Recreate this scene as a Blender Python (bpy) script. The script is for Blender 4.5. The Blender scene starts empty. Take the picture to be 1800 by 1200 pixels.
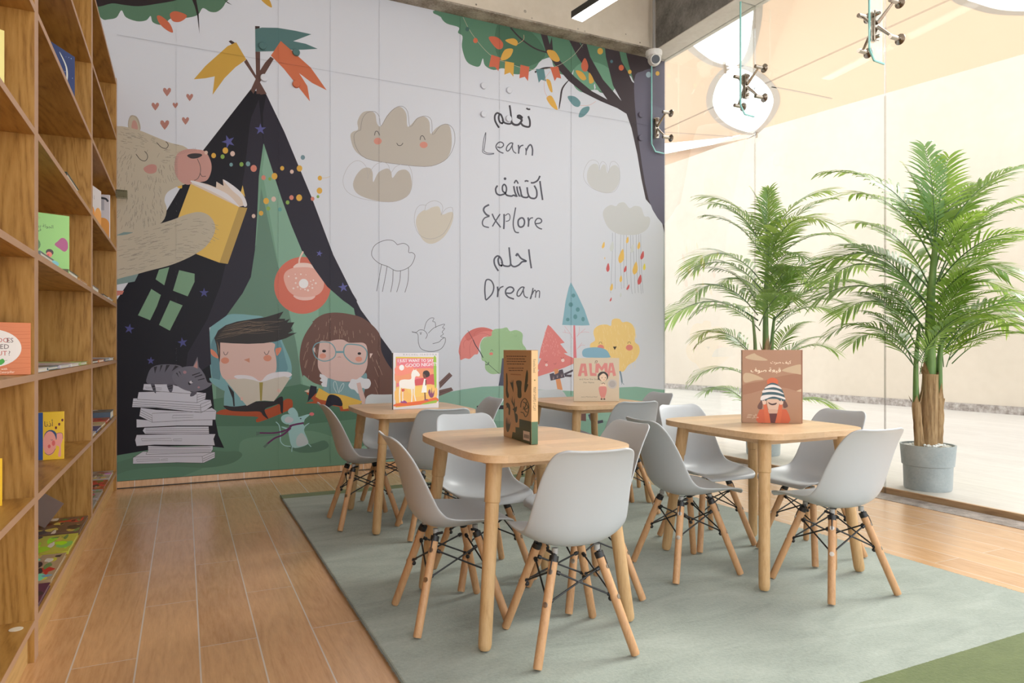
import bpy, bmesh, math, random
from math import sin, cos, pi, radians as R, sqrt
from mathutils import Vector as V3, Matrix
from mathutils.geometry import tessellate_polygon
random.seed(7)
SC = bpy.context.scene
COL = SC.collection

# ------------------------------------------------------------------ camera
F, TH, CY, CX, EYE = 1208.0, R(25.51), 611.4, 900.0, 0.84
cd = bpy.data.cameras.new('camera'); cam = bpy.data.objects.new('camera', cd); COL.objects.link(cam)
cam.location = (0, 0, EYE); cam.rotation_euler = (R(90), 0, -TH)
cd.sensor_width = 36; cd.lens = F / 1800 * 36; cd.shift_y = (CY - 600) / 1800; cd.clip_start = 0.02
SC.camera = cam
# ------------------------------------------------------------------ world, exposure
w = bpy.data.worlds.new('sky'); SC.world = w; w.use_nodes = True
bg = w.node_tree.nodes['Background']; bg.inputs['Color'].default_value = (0.93, 0.97, 1.0, 1); bg.inputs['Strength'].default_value = 2.7
SC.view_settings.view_transform = 'Standard'; SC.view_settings.look = 'None'
SC.view_settings.exposure = 0.16; SC.view_settings.gamma = 1.0; SC.view_settings.use_curve_mapping = False
try:
    SC.cycles.max_bounces = 10; SC.cycles.transparent_max_bounces = 24; SC.cycles.diffuse_bounces = 5
    SC.cycles.sample_clamp_indirect = 6
except Exception: pass
sl = bpy.data.lights.new('sun', 'SUN'); sl.energy = 3.2; sl.angle = R(24); sl.color = (1, .97, .92)
sun = bpy.data.objects.new('sun', sl); COL.objects.link(sun); sun.rotation_euler = (R(-6), R(48), 0)

# ------------------------------------------------------------------ photo geometry
S_, C_ = sin(TH), cos(TH)
def ray(px, py):
    u = (px - CX) / F; v = (CY - py) / F
    return V3((S_ + u * C_, C_ - u * S_, v))
EYEP = V3((0, 0, EYE))
def on_plane(px, py, P, N):
    d = ray(px, py); return EYEP + d * ((P - EYEP).dot(N) / d.dot(N))
def at_z(px, py, z): return on_plane(px, py, V3((0, 0, z)), V3((0, 0, 1)))
def at_x(px, py, x): return on_plane(px, py, V3((x, 0, 0)), V3((1, 0, 0)))
def at_y(px, py, y): return on_plane(px, py, V3((0, y, 0)), V3((0, 1, 0)))

# ------------------------------------------------------------------ colours / materials
def lin(c): c /= 255.0; return c / 12.92 if c <= .04045 else ((c + .055) / 1.055) ** 2.4
def rgb(r, g, b, k=1.0): return tuple(min(.93, lin(x) * k) for x in (r, g, b)) + (1,)
MC = {}
def mat(name, col, rough=.5, spec=.5, metal=0.0):
    if name in MC: return MC[name]
    m = bpy.data.materials.new(name); m.use_nodes = True
    b = m.node_tree.nodes['Principled BSDF']
    b.inputs['Base Color'].default_value = col; b.inputs['Roughness'].default_value = rough
    b.inputs['Specular IOR Level'].default_value = spec; b.inputs['Metallic'].default_value = metal
    MC[name] = m; return m
class NT:
    def __init__(s, name, rough=.5, spec=.5):
        s.m = mat(name, (.5, .5, .5, 1), rough, spec); s.t = s.m.node_tree; s.b = s.t.nodes['Principled BSDF']
        s.co = s.t.nodes.new('ShaderNodeTexCoord')
    def n(s, typ, **kw):
        o = s.t.nodes.new('ShaderNode' + typ)
        for k, v in kw.items():
            if k.startswith('i_'): o.inputs[k[2:].replace('_', ' ')].default_value = v
            else: setattr(o, k, v)
        return o
    def l(s, a, b): s.t.links.new(a, b)
    def mapped(s, scale, loc=(0, 0, 0), src='Object'):
        m = s.n('Mapping'); m.inputs['Scale'].default_value = scale; m.inputs['Location'].default_value = loc
        s.l(s.co.outputs[src], m.inputs['Vector']); return m.outputs[0]
    def ramp(s, fac, stops):
        r = s.n('ValToRGB'); e = r.color_ramp.elements
        while len(e) < len(stops): e.new(.5)
        for i, (p, c) in enumerate(stops): e[i].position = p; e[i].color = c
        s.l(fac, r.inputs[0]); return r.outputs[0]
    def mix(s, fac, a, b, mode='MIX'):
        x = s.n('MixRGB', blend_type=mode)
        for i, v in ((0, fac), (1, a), (2, b)):
            if hasattr(v, 'is_output'): s.l(v, x.inputs[i])
            else: x.inputs[i].default_value = v
        return x.outputs[0]
    def math(s, op, a, b=0.0, c=0.0):
        x = s.n('Math', operation=op)
        for i, v in enumerate((a, b, c)):
            if hasattr(v, 'is_output'): s.l(v, x.inputs[i])
            else: x.inputs[i].default_value = v
        return x.outputs[0]
    def bump(s, h, strength=.2, dist=.002):
        b = s.n('Bump'); b.inputs['Strength'].default_value = strength; b.inputs['Distance'].default_value = dist
        s.l(h, b.inputs['Height']); s.l(b.outputs[0], s.b.inputs['Normal'])
def wood(name, c1, c2, c3, scale, rough=.45, ring=.5, fig=6.0, loc=(0, 0, 0)):
    """scale: object-space scale, small along the grain"""
    if name in MC: return MC[name]
    t = NT(name, rough, .35)
    inf = t.n('ObjectInfo'); sc = t.n('VectorMath', operation='SCALE'); t.l(inf.outputs['Random'], sc.inputs['Scale'])
    sc.inputs[0].default_value = (7.3, 3.1, 5.7)
    ad = t.n('VectorMath', operation='ADD'); t.l(t.mapped(scale, loc), ad.inputs[0]); t.l(sc.outputs[0], ad.inputs[1]); v = ad.outputs[0]
    n1 = t.n('TexNoise', i_Scale=1.0, i_Detail=2.0, i_Distortion=.4); t.l(v, n1.inputs['Vector'])
    w1 = t.math('FRACT', t.math('MULTIPLY', n1.outputs['Fac'], fig * 2.2))
    w1 = t.math('ABSOLUTE', t.math('SUBTRACT', w1, .5))
    n2 = t.n('TexNoise', i_Scale=14.0, i_Detail=4.0, i_Roughness=.65); t.l(v, n2.inputs['Vector'])
    f = t.math('ADD', t.math('MULTIPLY', w1, ring), t.math('MULTIPLY', n2.outputs['Fac'], 1.0 - ring * .5))
    col = t.ramp(f, [(.18, c1), (.48, c2), (.85, c3)])
    t.l(col, t.b.inputs['Base Color']); t.bump(n2.outputs['Fac'], .06, .001)
    return t.m

# ------------------------------------------------------------------ mesh builder
class MB:
    def __init__(s): s.v = []; s.f = []; s.mi = []; s.k = 0
    def add(s, vs, fs):
        o = len(s.v); s.v += [tuple(v) for v in vs]; s.f += [tuple(i + o for i in f) for f in fs]; s.mi += [s.k] * len(fs); return s
    def box(s, lo, hi, M=None):
        x0, y0, z0 = lo; x1, y1, z1 = hi
        vs = [V3(p) for p in ((x0, y0, z0), (x1, y0, z0), (x1, y1, z0), (x0, y1, z0), (x0, y0, z1), (x1, y0, z1), (x1, y1, z1), (x0, y1, z1))]
        if M: vs = [M @ v for v in vs]
        return s.add(vs, [(0, 3, 2, 1), (4, 5, 6, 7), (0, 1, 5, 4), (1, 2, 6, 5), (2, 3, 7, 6), (3, 0, 4, 7)])
    def tube(s, pts, r, n=10, caps=True):
        pts = [V3(p) for p in pts]; rs = r if isinstance(r, (list, tuple)) else [r] * len(pts)
        vs = []; fs = []; up = None
        for i, p in enumerate(pts):
            d = (pts[min(i + 1, len(pts) - 1)] - pts[max(i - 1, 0)]).normalized()
            if up is None: up = d.orthogonal().normalized()
            else:
                up = up - d * up.dot(d)
                up = up.normalized() if up.length > 1e-6 else d.orthogonal().normalized()
            b = d.cross(up)
            for j in range(n):
                a = 2 * pi * j / n; vs.append(p + (up * cos(a) + b * sin(a)) * rs[i])
        for i in range(len(pts) - 1):
            for j in range(n):
                k = (j + 1) % n; fs.append((i * n + j, i * n + k, (i + 1) * n + k, (i + 1) * n + j))
        if caps: fs += [tuple(range(n))[::-1], tuple(range((len(pts) - 1) * n, len(pts) * n))]
        return s.add(vs, fs)
    def lathe(s, prof, c=(0, 0, 0), n=40):
        vs = []; fs = []
        for r, z in prof:
            for j in range(n):
                a = 2 * pi * j / n; vs.append((c[0] + r * cos(a), c[1] + r * sin(a), c[2] + z))
        for i in range(len(prof) - 1):
            for j in range(n):
                k = (j + 1) % n; fs.append((i * n + j, i * n + k, (i + 1) * n + k, (i + 1) * n + j))
        if prof[0][0] > 1e-4: fs.append(tuple(range(n))[::-1])
        if prof[-1][0] > 1e-4: fs.append(tuple(range((len(prof) - 1) * n, len(prof) * n)))
        return s.add(vs, fs)
    def grid(s, P, flip=False):
        a, b = len(P), len(P[0]); vs = [p for r in P for p in r]; fs = []
        for i in range(a - 1):
            for j in range(b - 1):
                q = (i * b + j, i * b + j + 1, (i + 1) * b + j + 1, (i + 1) * b + j); fs.append(q[::-1] if flip else q)
        return s.add(vs, fs)
    def prism(s, pts, d):
        """pts: planar outline (3-D), d: extrusion vector"""
        d = V3(d); pts = [V3(p) for p in pts]; n = len(pts)
        tri = [t for t in tessellate_polygon([pts])]
        vs = pts + [p + d for p in pts]
        nrm = (pts[tri[0][1]] - pts[tri[0][0]]).cross(pts[tri[0][2]] - pts[tri[0][0]])
        fs = [t[::-1] if nrm.dot(d) > 0 else tuple(t) for t in tri]
        fs += [tuple(i + n for i in f[::-1]) for f in fs]
        fs += [(i, (i + 1) % n, (i + 1) % n + n, i + n) for i in range(n)]
        return s.add(vs, fs)
    def ball(s, c, r, seg=10, ring=6, sq=(1, 1, 1)):
        prof = [(sin(pi * i / ring), -cos(pi * i / ring)) for i in range(ring + 1)]
        vs = []; fs = []
        for a, z in prof:
            for j in range(seg):
                t = 2 * pi * j / seg; vs.append((c[0] + r * a * cos(t) * sq[0], c[1] + r * a * sin(t) * sq[1], c[2] + r * z * sq[2]))
        for i in range(ring):
            for j in range(seg):
                k = (j + 1) % seg; fs.append((i * seg + j, i * seg + k, (i + 1) * seg + k, (i + 1) * seg + j))
        return s.add(vs, fs)
    def build(s, name, mats, parent=None, smooth=40, bevel=0, org=None, seg=2, recalc=True):
        me = bpy.data.meshes.new(name)
        vs = s.v
        if org is not None: vs = [(a - org[0], b - org[1], c - org[2]) for a, b, c in vs]
        me.from_pydata(vs, [], s.f)
        if not isinstance(mats, (list, tuple)): mats = [mats]
        for m in mats: me.materials.append(m)
        me.polygons.foreach_set('material_index', s.mi)
        if recalc:
            bm = bmesh.new(); bm.from_mesh(me); bmesh.ops.remove_doubles(bm, verts=bm.verts, dist=1e-6)
            bmesh.ops.recalc_face_normals(bm, faces=bm.faces); bm.to_mesh(me); bm.free()
        me.update()
        if smooth:
            me.polygons.foreach_set('use_smooth', [True] * len(me.polygons)); me.set_sharp_from_angle(angle=R(smooth))
        o = bpy.data.objects.new(name, me); COL.objects.link(o)
        if org is not None and parent is None: o.location = org
        if parent is not None: o.parent = parent
        if bevel:
            md = o.modifiers.new('bevel', 'BEVEL'); md.width = bevel; md.segments = seg; md.limit_method = 'ANGLE'; md.angle_limit = R(40)
        return o
def thing(name, label, cat, loc=(0, 0, 0), rz=0.0, group=None):
    o = bpy.data.objects.new(name, None); COL.objects.link(o); o.location = loc; o.rotation_euler = (0, 0, rz); o.empty_display_size = .05
    return tag(o, label, cat, group)
def tag(o, label, cat, group=None, kind=None):
    o['label'] = label; o['category'] = cat
    if group: o['group'] = group
    if kind: o['kind'] = kind
    return o
def struct(o): o['kind'] = 'structure'; return o
def dup(root, loc, rz, label, group=None):
    r = root.copy(); COL.objects.link(r); r.location = loc; r.rotation_euler = (0, 0, rz); r['label'] = label
    if group: r['group'] = group
    for ch in list(root.children):
        c = ch.copy(); COL.objects.link(c); c.parent = r
        for g in ch.children:
            d = g.copy(); COL.objects.link(d); d.parent = c
    return r
def cr(pts, closed=False, n=6):
    """Catmull-Rom through 2-D/3-D points"""
    P = [V3(tuple(p) + (0,) * (3 - len(p))) for p in pts]; m = len(P); out = []
    rng = range(m if closed else m - 1)
    for i in rng:
        if closed: a, b, c, d = P[i - 1], P[i], P[(i + 1) % m], P[(i + 2) % m]
        else: a, b, c, d = P[max(i - 1, 0)], P[i], P[i + 1], P[min(i + 2, m - 1)]
        for k in range(n):
            t = k / n
            out.append(.5 * ((2 * b) + (c - a) * t + (2 * a - 5 * b + 4 * c - d) * t * t + (3 * b - a - 3 * c + d) * t ** 3))
    if not closed: out.append(P[-1])
    return out

# ------------------------------------------------------------------ flat printed artwork on a plane
class Art:
    """layers of flat print; drawn as seen in the photo and laid onto the real surface they are printed on"""
    def __init__(s, P, N, step=.00006, clip=None, gain=1.3, rough=.45, spec=.3, tagname='print'):
        s.P = V3(P); s.N = V3(N).normalized(); s.hist = []; s.grp = None; s.step = step; s.mb = MB(); s.mats = []; s.ix = {}
        s.gain, s.rough, s.spec, s.tn = gain, rough, spec, tagname
        s.A = V3((0, 0, 1)).cross(s.N).normalized() if abs(s.N.z) < .9 else V3((1, 0, 0)); s.B = s.N.cross(s.A); s.clip = clip
        s.M = None
    def col(s, c):
        key = (s.tn,) + tuple(c)
        if key not in s.ix:
            s.ix[key] = len(s.mats); s.mats.append(mat('%s_%d_%d_%d' % key, rgb(*c, s.gain), s.rough, s.spec))
        s.mb.k = s.ix[key]
    def ab(s, vw, x, y):
        if s.M: return s.M(x, y)
        q = on_plane(vw[0] + x / vw[2], vw[1] + y / vw[2], s.P, s.N) - s.P
        return (q.dot(s.A), q.dot(s.B))
    def level(s, ab, top=None):
        """print layers only stack where they overlap"""
        x0 = min(a for a, b in ab); x1 = max(a for a, b in ab); y0 = min(b for a, b in ab); y1 = max(b for a, b in ab); k = 0
        for u0, u1, v0, v1, l in s.hist:
            if l > k and u0 < x1 and u1 > x0 and v0 < y1 and v1 > y0: k = l
        (s.hist if s.grp is None else s.grp).append((x0, x1, y0, y1, k + 1))
        return k + 1
    def put(s, c, ab, tris=None, lev=None):
        s.col(c)
        if tris is None:
            if s.clip: ab = clip_poly(ab, s.clip)
            if len(ab) < 3: return
        off = s.N * ((lev or s.level(ab)) * s.step)
        if tris is None: tris = tessellate_polygon([[V3((a, b, 0)) for a, b in ab]])
        vs = [s.P + s.A * a + s.B * b + off for a, b in ab]
        fs = []
        for t in tris:
            (ax, ay), (bx, by), (cx, cy) = (ab[i] for i in t)
            fs.append(tuple(t) if (bx - ax) * (cy - ay) - (by - ay) * (cx - ax) > 0 else tuple(t)[::-1])
        s.mb.add(vs, fs)
    def poly(s, vw, c, pts, sm=True, n=5):
        if sm: pts = [(p.x, p.y) for p in cr(pts, True, n)]
        s.put(c, [s.ab(vw, x, y) for x, y in pts])
    def pol(s, vw, c, pts): s.poly(vw, c, pts, False)
    def dot(s, vw, c, x, y, rx, ry=None, rot=0.0, n=14):
        ry = ry or rx; a = R(rot)
        s.pol(vw, c, [(x + rx * cos(t) * cos(a) - ry * sin(t) * sin(a), y + rx * cos(t) * sin(a) + ry * sin(t) * cos(a)) for t in (2 * pi * i / n for i in range(n))])
    def st(s, vw, c, pts, w, sm=True, n=5, tap=False, closed=False):
        """stroke as a ribbon; w in view units"""
        if closed: pts = list(pts) + [pts[0]]
        P = cr(pts, False, n) if sm else [V3((x, y, 0)) for x, y in pts]
        L, Rr = [], []; m = len(P)
        for i, p in enumerate(P):
            d = P[min(i + 1, m - 1)] - P[max(i - 1, 0)]
            if d.length < 1e-9: d = V3((1, 0, 0))
            d.normalize(); q = V3((-d.y, d.x, 0)); h = w / 2
            if tap: h *= max(.15, sin(pi * (i + .5) / m) ** .6)
            L.append((p + q * h)); Rr.append((p - q * h))
        ab = [s.ab(vw, q.x, q.y) for q in L + Rr]
        if s.clip and any(not inside(q, s.clip) for q in ab): return
        s.col(c); off = s.N * (s.level(ab) * s.step)
        fs = [(i, i + 1, m + i + 1, m + i) for i in range(m - 1)]
        s.mb.add([s.P + s.A * a + s.B * b + off for a, b in ab], fs)
    def many(s, vw, c, lines, w, **k):
        s.grp = []
        for l in lines: s.st(vw, c, l, w, **k)
        s.hist += s.grp; s.grp = None
    def text(s, vw, c, body, x, y, h, ang=0.0, sx=1.0):
        """h = cap height in view units, (x,y) = left end of the baseline"""
        cu = bpy.data.curves.new('lettering', 'FONT'); cu.body = body; cu.resolution_u = 2
        o = bpy.data.objects.new('lettering', cu); COL.objects.link(o); bpy.context.view_layer.update()
        ev = o.evaluated_get(bpy.context.evaluated_depsgraph_get()); me = ev.to_mesh(); k = h / .72; a = R(ang)
        pts = [((v.co.x * sx) * k, v.co.y * k) for v in me.vertices]
        pts = [(x + p * cos(a) + q * sin(a), y + p * sin(a) - q * cos(a)) for p, q in pts]
        me.calc_loop_triangles(); tr = [tuple(t.vertices) for t in me.loop_triangles]
        if tr: s.put(c, [s.ab(vw, *p) for p in pts], tr)
        ev.to_mesh_clear(); bpy.data.objects.remove(o); bpy.data.curves.remove(cu)
    def star(s, vw, c, x, y, r, rot=0):
        s.pol(vw, c, [(x + (r if i % 2 == 0 else r * .38) * sin(R(36 * i + rot)), y - (r if i % 2 == 0 else r * .38) * cos(R(36 * i + rot))) for i in range(10)])
    def heart(s, vw, c, x, y, r):
        s.pol(vw, c, [(x + r * px, y + r * py) for px, py in ((0, 1.15), (-.55, .45), (-.95, -.2), (-.9, -.7), (-.6, -.9), (-.25, -.75), (0, -.35), (.3, -.8), (.65, -.9), (.95, -.6), (.9, -.1), (.5, .55))])
    def build(s, name, parent, org): return s.mb.build(name, s.mats, parent, smooth=0, org=org, recalc=False)
def inside(q, c): return c[0] - 1e-4 <= q[0] <= c[1] + 1e-4 and c[2] - 1e-4 <= q[1] <= c[3] + 1e-4
def clip_poly(P, c):
    for ax, lim, sg in ((0, c[0], 1), (0, c[1], -1), (1, c[2], 1), (1, c[3], -1)):
        out = []; m = len(P)
        for i in range(m):
            a, b = P[i], P[(i + 1) % m]; da = (a[ax] - lim) * sg; db = (b[ax] - lim) * sg
            if da >= 0: out.append(a)
            if (da >= 0) != (db >= 0):
                t = da / (da - db); out.append((a[0] + (b[0] - a[0]) * t, a[1] + (b[1] - a[1]) * t))
        P = out
        if not P: return []
    return P
# ================================================================== SETTING
GX, WY, CZ, BZ, PZ = 3.66, 4.71, 3.75, 3.27, 0.03     # glass plane, mural plane, ceiling, beam soffit, patio level
def floor_mat(name, base, dark, x0, wd, ln, par, grout, rough):
    t = NT(name, rough, .85); sep = t.n('SeparateXYZ'); t.l(t.co.outputs['Object'], sep.inputs[0])
    u = t.math('DIVIDE', t.math('SUBTRACT', sep.outputs[0], x0), wd); iu = t.math('FLOOR', u); fu = t.math('SUBTRACT', u, iu)
    half = t.math('MULTIPLY', t.math('MODULO', t.math('ADD', iu, 100 + par), 2.0), .5)
    v = t.math('ADD', t.math('DIVIDE', t.math('SUBTRACT', sep.outputs[1], 2.118), ln), half); iv = t.math('FLOOR', v); fv = t.math('SUBTRACT', v, iv)
    cb = t.n('CombineXYZ'); t.l(iu, cb.inputs[0]); t.l(iv, cb.inputs[1]); wn = t.n('TexWhiteNoise', noise_dimensions='2D'); t.l(cb.outputs[0], wn.inputs['Vector'])
    sc = t.n('VectorMath', operation='SCALE'); t.l(wn.outputs['Color'], sc.inputs[0]); sc.inputs['Scale'].default_value = 2.2
    ad = t.n('VectorMath', operation='ADD'); t.l(t.mapped((5.5, .55, 1)), ad.inputs[0]); t.l(sc.outputs[0], ad.inputs[1])
    n1 = t.n('TexNoise', i_Scale=1.6, i_Detail=3.0, i_Distortion=.5); t.l(ad.outputs[0], n1.inputs['Vector'])
    rg = t.math('ABSOLUTE', t.math('SUBTRACT', t.math('FRACT', t.math('MULTIPLY', n1.outputs['Fac'], 9.0)), .5))
    n2 = t.n('TexNoise', i_Scale=22.0, i_Detail=4.0, i_Roughness=.7); t.l(ad.outputs[0], n2.inputs['Vector'])
    f = t.math('ADD', t.math('MULTIPLY', rg, .45), t.math('MULTIPLY', n2.outputs['Fac'], .85))
    f = t.math('ADD', f, t.math('MULTIPLY', t.math('SUBTRACT', wn.outputs['Value'], .5), .22))
    wcol = t.ramp(f, [(.22, dark), (.6, base), (.95, tuple(min(1, c * 1.18) for c in base[:3]) + (1,))])
    eu = t.math('MULTIPLY', t.math('MINIMUM', fu, t.math('SUBTRACT', 1.0, fu)), wd); ev = t.math('MULTIPLY', t.math('MINIMUM', fv, t.math('SUBTRACT', 1.0, fv)), ln)
    gm = t.math('LESS_THAN', t.math('MINIMUM', eu, t.math('MULTIPLY', ev, 1.6)), .0021)
    t.l(t.mix(gm, wcol, grout), t.b.inputs['Base Color'])
    t.bump(t.math('SUBTRACT', t.math('MULTIPLY', n2.outputs['Fac'], .25), gm), .25, .001); return t.m
M_floor = floor_mat('wood_look_tile', (.63, .365, .175, 1), (.50, .26, .11, 1), -.268, .1535, .81, 0, (.68, .58, .48, 1), .24)
M_floor.node_tree.nodes['Principled BSDF'].inputs['Coat Weight'].default_value = .35; M_floor.node_tree.nodes['Principled BSDF'].inputs['Coat Roughness'].default_value = .24
M_patio = floor_mat('pale_patio_tile', (.56, .515, .47, 1), (.48, .435, .395, 1), 0, .2, 1.2, 0, (.43, .395, .36, 1), .55)
def conc(name, a, b, sc=3.0, rough=.85):
    t = NT(name, rough, .2); v = t.mapped((1, 1, 1)); n = t.n('TexNoise', i_Scale=sc, i_Detail=7.0, i_Roughness=.65); t.l(v, n.inputs['Vector'])
    n2 = t.n('TexNoise', i_Scale=sc * 14, i_Detail=3.0); t.l(v, n2.inputs['Vector'])
    t.l(t.ramp(t.math('ADD', t.math('MULTIPLY', n.outputs['Fac'], .75), t.math('MULTIPLY', n2.outputs['Fac'], .25)), [(.36, a), (.62, b)]), t.b.inputs['Base Color'])
    t.bump(n2.outputs['Fac'], .3, .003); return t.m
M_beige = conc('beige_painted_concrete', (.62, .55, .45, 1), (.70, .63, .53, 1), 1.2)
M_grey = conc('raw_grey_concrete', (.14, .135, .125, 1), (.30, .29, .27, 1), 4.0)
M_soff = conc('stained_concrete', (.16, .13, .10, 1), (.50, .45, .38, 1), 5.0)
M_white = mat('white_paint', (.8, .79, .77, 1), .7, .3)
M_cream = conc('cream_render', (.515, .44, .355, 1), (.57, .49, .40, 1), .8)
M_stone = conc('speckled_stone', (.17, .135, .115, 1), (.46, .41, .37, 1), 16.0, .5)
M_marb = conc('grey_brown_marble', (.13, .105, .095, 1), (.50, .44, .41, 1), 14.0, .3)
M_black = mat('black_metal', (.012, .012, .013, 1), .4, .5)
M_steel = mat('brushed_steel', (.46, .40, .34, 1), .22, .5, 1.0)
M_edge = wood('threshold_board', (.26, .13, .06, 1), (.50, .30, .16, 1), (.60, .40, .24, 1), (6, .6, 6), .5)

struct(MB().box((-.75, -3, -.12), (3.5, 4.86, 0)).build('floor', M_floor, smooth=0))
struct(MB().box((3.5, -3, -.12), (3.655, 4.86, .002)).build('trim_1', M_marb, smooth=0))              # marble threshold strip
struct(MB().box((3.655, -3, -.12), (3.68, 4.86, -.004)).build('trim_2', M_black, smooth=0))            # glazing channel
struct(MB().box((3.68, -3, -.12), (3.70, 16, PZ)).build('trim_3', M_edge, smooth=0))                  # step edge under the glass
struct(MB().box((3.70, -3, -.12), (9.6, 16, PZ)).build('patio_floor', M_patio, smooth=0))
struct(MB().box((-.9, -3, CZ), (3.75, 5.0, CZ + .15)).build('ceiling', M_white, smooth=0))
struct(MB().box((-.9, -3, -.12), (-.75, 4.86, CZ)).build('wall_left', M_white, smooth=0))
struct(MB().box((-.75, WY + .02, -.12), (3.682, WY + .15, CZ)).build('wall_back', M_white, smooth=0))
# tile skirting below the mural with a thin dark joint
sk = MB().box((-.36, WY - .006, .006), (3.66, WY + .019, .044)); sk.k = 1; sk.box((-.36, WY - .008, 0), (3.66, WY + .019, .006))
struct(sk.build('baseboard_back', [M_floor, mat('dark_joint', (.05, .045, .04, 1), .8)], smooth=0))
# beams
b1 = MB().box((-.75, 4.56, BZ + .012), (3.475, 4.86, CZ)); b1.k = 1; b1.box((-.75, 4.562, BZ), (3.475, 4.86, BZ + .012))
b1.k = 1
for px, py, r in ((837, 8, .007), (923, 20, .012), (935, 32, .006), (1016, 51, .007), (1100, 60, .006), (1125, 75, .006), (1028, 55, .006)):
    q = at_y(px, py, 4.56); b1.tube([q + V3((0, .004, 0)), q - V3((0, .0006, 0))], r, 8)
struct(b1.build('beam_above_mural', [M_beige, M_soff], smooth=0))
b2 = MB().box((3.475, -3, BZ + .006), (3.70, 4.86, CZ)); b2.k = 1; b2.box((3.475, -3, BZ), (3.70, 4.86, BZ + .006))
struct(b2.build('beam_above_glass', [M_grey, conc('bounce_whitened_soffit', (.72, .68, .62, 1), (.84, .81, .76, 1), 2.0)], smooth=0))  # soffit paint made whiter to stand in for bounced light
# yard wall
def yx(y): return 9.1 - .053 * (y - 4.8)
yw = MB().prism([(yx(-3), -3, 0), (yx(16), 16, 0), (yx(16) + .2, 16, 0), (yx(-3) + .2, -3, 0)], (0, 0, 4.6))
struct(yw.build('wall_yard', M_cream, smooth=0))
ys = MB().prism([(yx(-3) - .025, -3, PZ), (yx(16) - .025, 16, PZ), (yx(16), 16, PZ), (yx(-3), -3, PZ)], (0, 0, .10))
struct(ys.build('baseboard_yard', M_stone, smooth=0))

# glass wall: frameless panes
def glass_mat(name, tint, refl):
    m = bpy.data.materials.new(name); m.use_nodes = True; t = m.node_tree; t.nodes.clear()
    o = t.nodes.new('ShaderNodeOutputMaterial'); mx = t.nodes.new('ShaderNodeMixShader'); tr = t.nodes.new('ShaderNodeBsdfTransparent'); gl = t.nodes.new('ShaderNodeBsdfGlossy')
    fr = t.nodes.new('ShaderNodeFresnel'); fr.inputs['IOR'].default_value = 1.35; ml = t.nodes.new('ShaderNodeMath'); ml.operation = 'MULTIPLY'; ml.inputs[1].default_value = refl
    tr.inputs[0].default_value = tint; gl.inputs['Roughness'].default_value = .02
    t.links.new(fr.outputs[0], ml.inputs[0]); t.links.new(ml.outputs[0], mx.inputs[0]); t.links.new(tr.outputs[0], mx.inputs[1]); t.links.new(gl.outputs[0], mx.inputs[2]); t.links.new(mx.outputs[0], o.inputs[0])
    return m
M_glass = glass_mat('clear_glass', (.985, .995, .99, 1), .22)
M_gedge = mat('green_glass_edge', (.30, .66, .62, 1), .15, .6)
M_seal = glass_mat('clear_sealant', (.87, .87, .87, 1), .4)
SEAMS = [4.68, 3.663, 2.658, 1.655, .65, -.35]; JZ = 2.684
wn = 1
for i in range(len(SEAMS) - 1):
    y1, y0 = SEAMS[i] - .003, SEAMS[i + 1] + .003
    for z0, z1 in ((-.002, JZ - .003), (JZ + .003, BZ)):
        struct(MB().box((GX - .006, y0, z0), (GX + .006, y1, z1)).build('window_%d' % wn, M_glass, smooth=0)); wn += 1
sm = MB()
for y in SEAMS[:-1]: sm.box((GX - .0055, y - .003, -.002), (GX + .0055, y + .003, BZ))
sm.box((GX - .0055, SEAMS[-1], JZ - .003), (GX + .0055, SEAMS[0], JZ + .003))
struct(sm.build('trim_4', M_seal, smooth=0))                                                            # sealant joints
# glass fins with spider fittings
FIN_L = {4.68: 'glass fin with chamfered corner in front of the dark painted tree trunk', 3.663: 'glass fin hanging beside the sail opening, second from the mural', 2.658: 'glass fin nearest the camera hanging from the concrete beam', 1.655: 'glass fin outside the right edge of the photo'}
SP_L = {4.68: 'steel two-armed spider fitting on the fin by the painted trunk', 3.663: 'steel spider fitting on the fin in front of the round sail opening', 2.658: 'steel spider fitting nearest the camera at top right', 1.655: 'steel spider fitting outside the right edge of the photo'}
for y in (4.68, 3.663, 2.658):
    fin = thing('glass_fin', FIN_L[y], 'glass fin', (GX, y, BZ), 0, 'glass fins along the window wall')
    o = [(-.135, 0), (-.135, -.725), (-.095, -.785), (-.008, -.79), (-.008, 0)]; hy = .0065
    MB().prism([(x, -hy, z) for x, z in o], (0, 2 * hy, 0)).build('fin_pane', M_glass, fin, 0)
    eb = MB()
    for (xa, za), (xb, zb) in zip(o[:3], o[1:4]):
        eb.tube([(xa, 0, za), (xb, 0, zb)], .0062, 4, False)
    eb.build('polished_edge', M_gedge, fin, 0)
    sp = thing('spider_fitting', SP_L[y], 'glass fitting', (GX - .085, y, JZ), 0, 'spider fittings on the glass fins')
    pl = MB()
    for sy in (-1, 1): pl.box((-.018, sy * .009 - .004, -.085), (.018, sy * .009 + .004, .085))
    for z in (-.065, .065): pl.tube([(0, -.03, z), (0, .03, z)], .010, 12)
    pl.build('clamp_plate', M_steel, sp, 40, .001)
    for sy in ((-1,) if y > 4.5 else (-1, 1)):
        for sz in (-1, 1):
            a = MB().tube([(.0, sy * .016, sz * .012), (.022, sy * .10, sz * .103)], [.011, .0065], 10)
            a.tube([(-.012, sy * .10, sz * .103), (.045, sy * .10, sz * .103)], .0125, 12)
            a.tube([(.045, sy * .10, sz * .103), (.062, sy * .10, sz * .103)], .0065, 12)
            arm = a.build('spider_arm', M_steel, sp, 40)
            MB().lathe([(.001, 0), (.030, .002), (.031, .007), (.020, .012), (.010, .017)], (0, 0, 0), 20).build('glass_disc', M_steel, arm, 40)
            dsc = arm.children[0]
            dsc.location = (.078, sy * .10, sz * .103); dsc.rotation_euler = (0, -pi / 2, 0)

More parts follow.
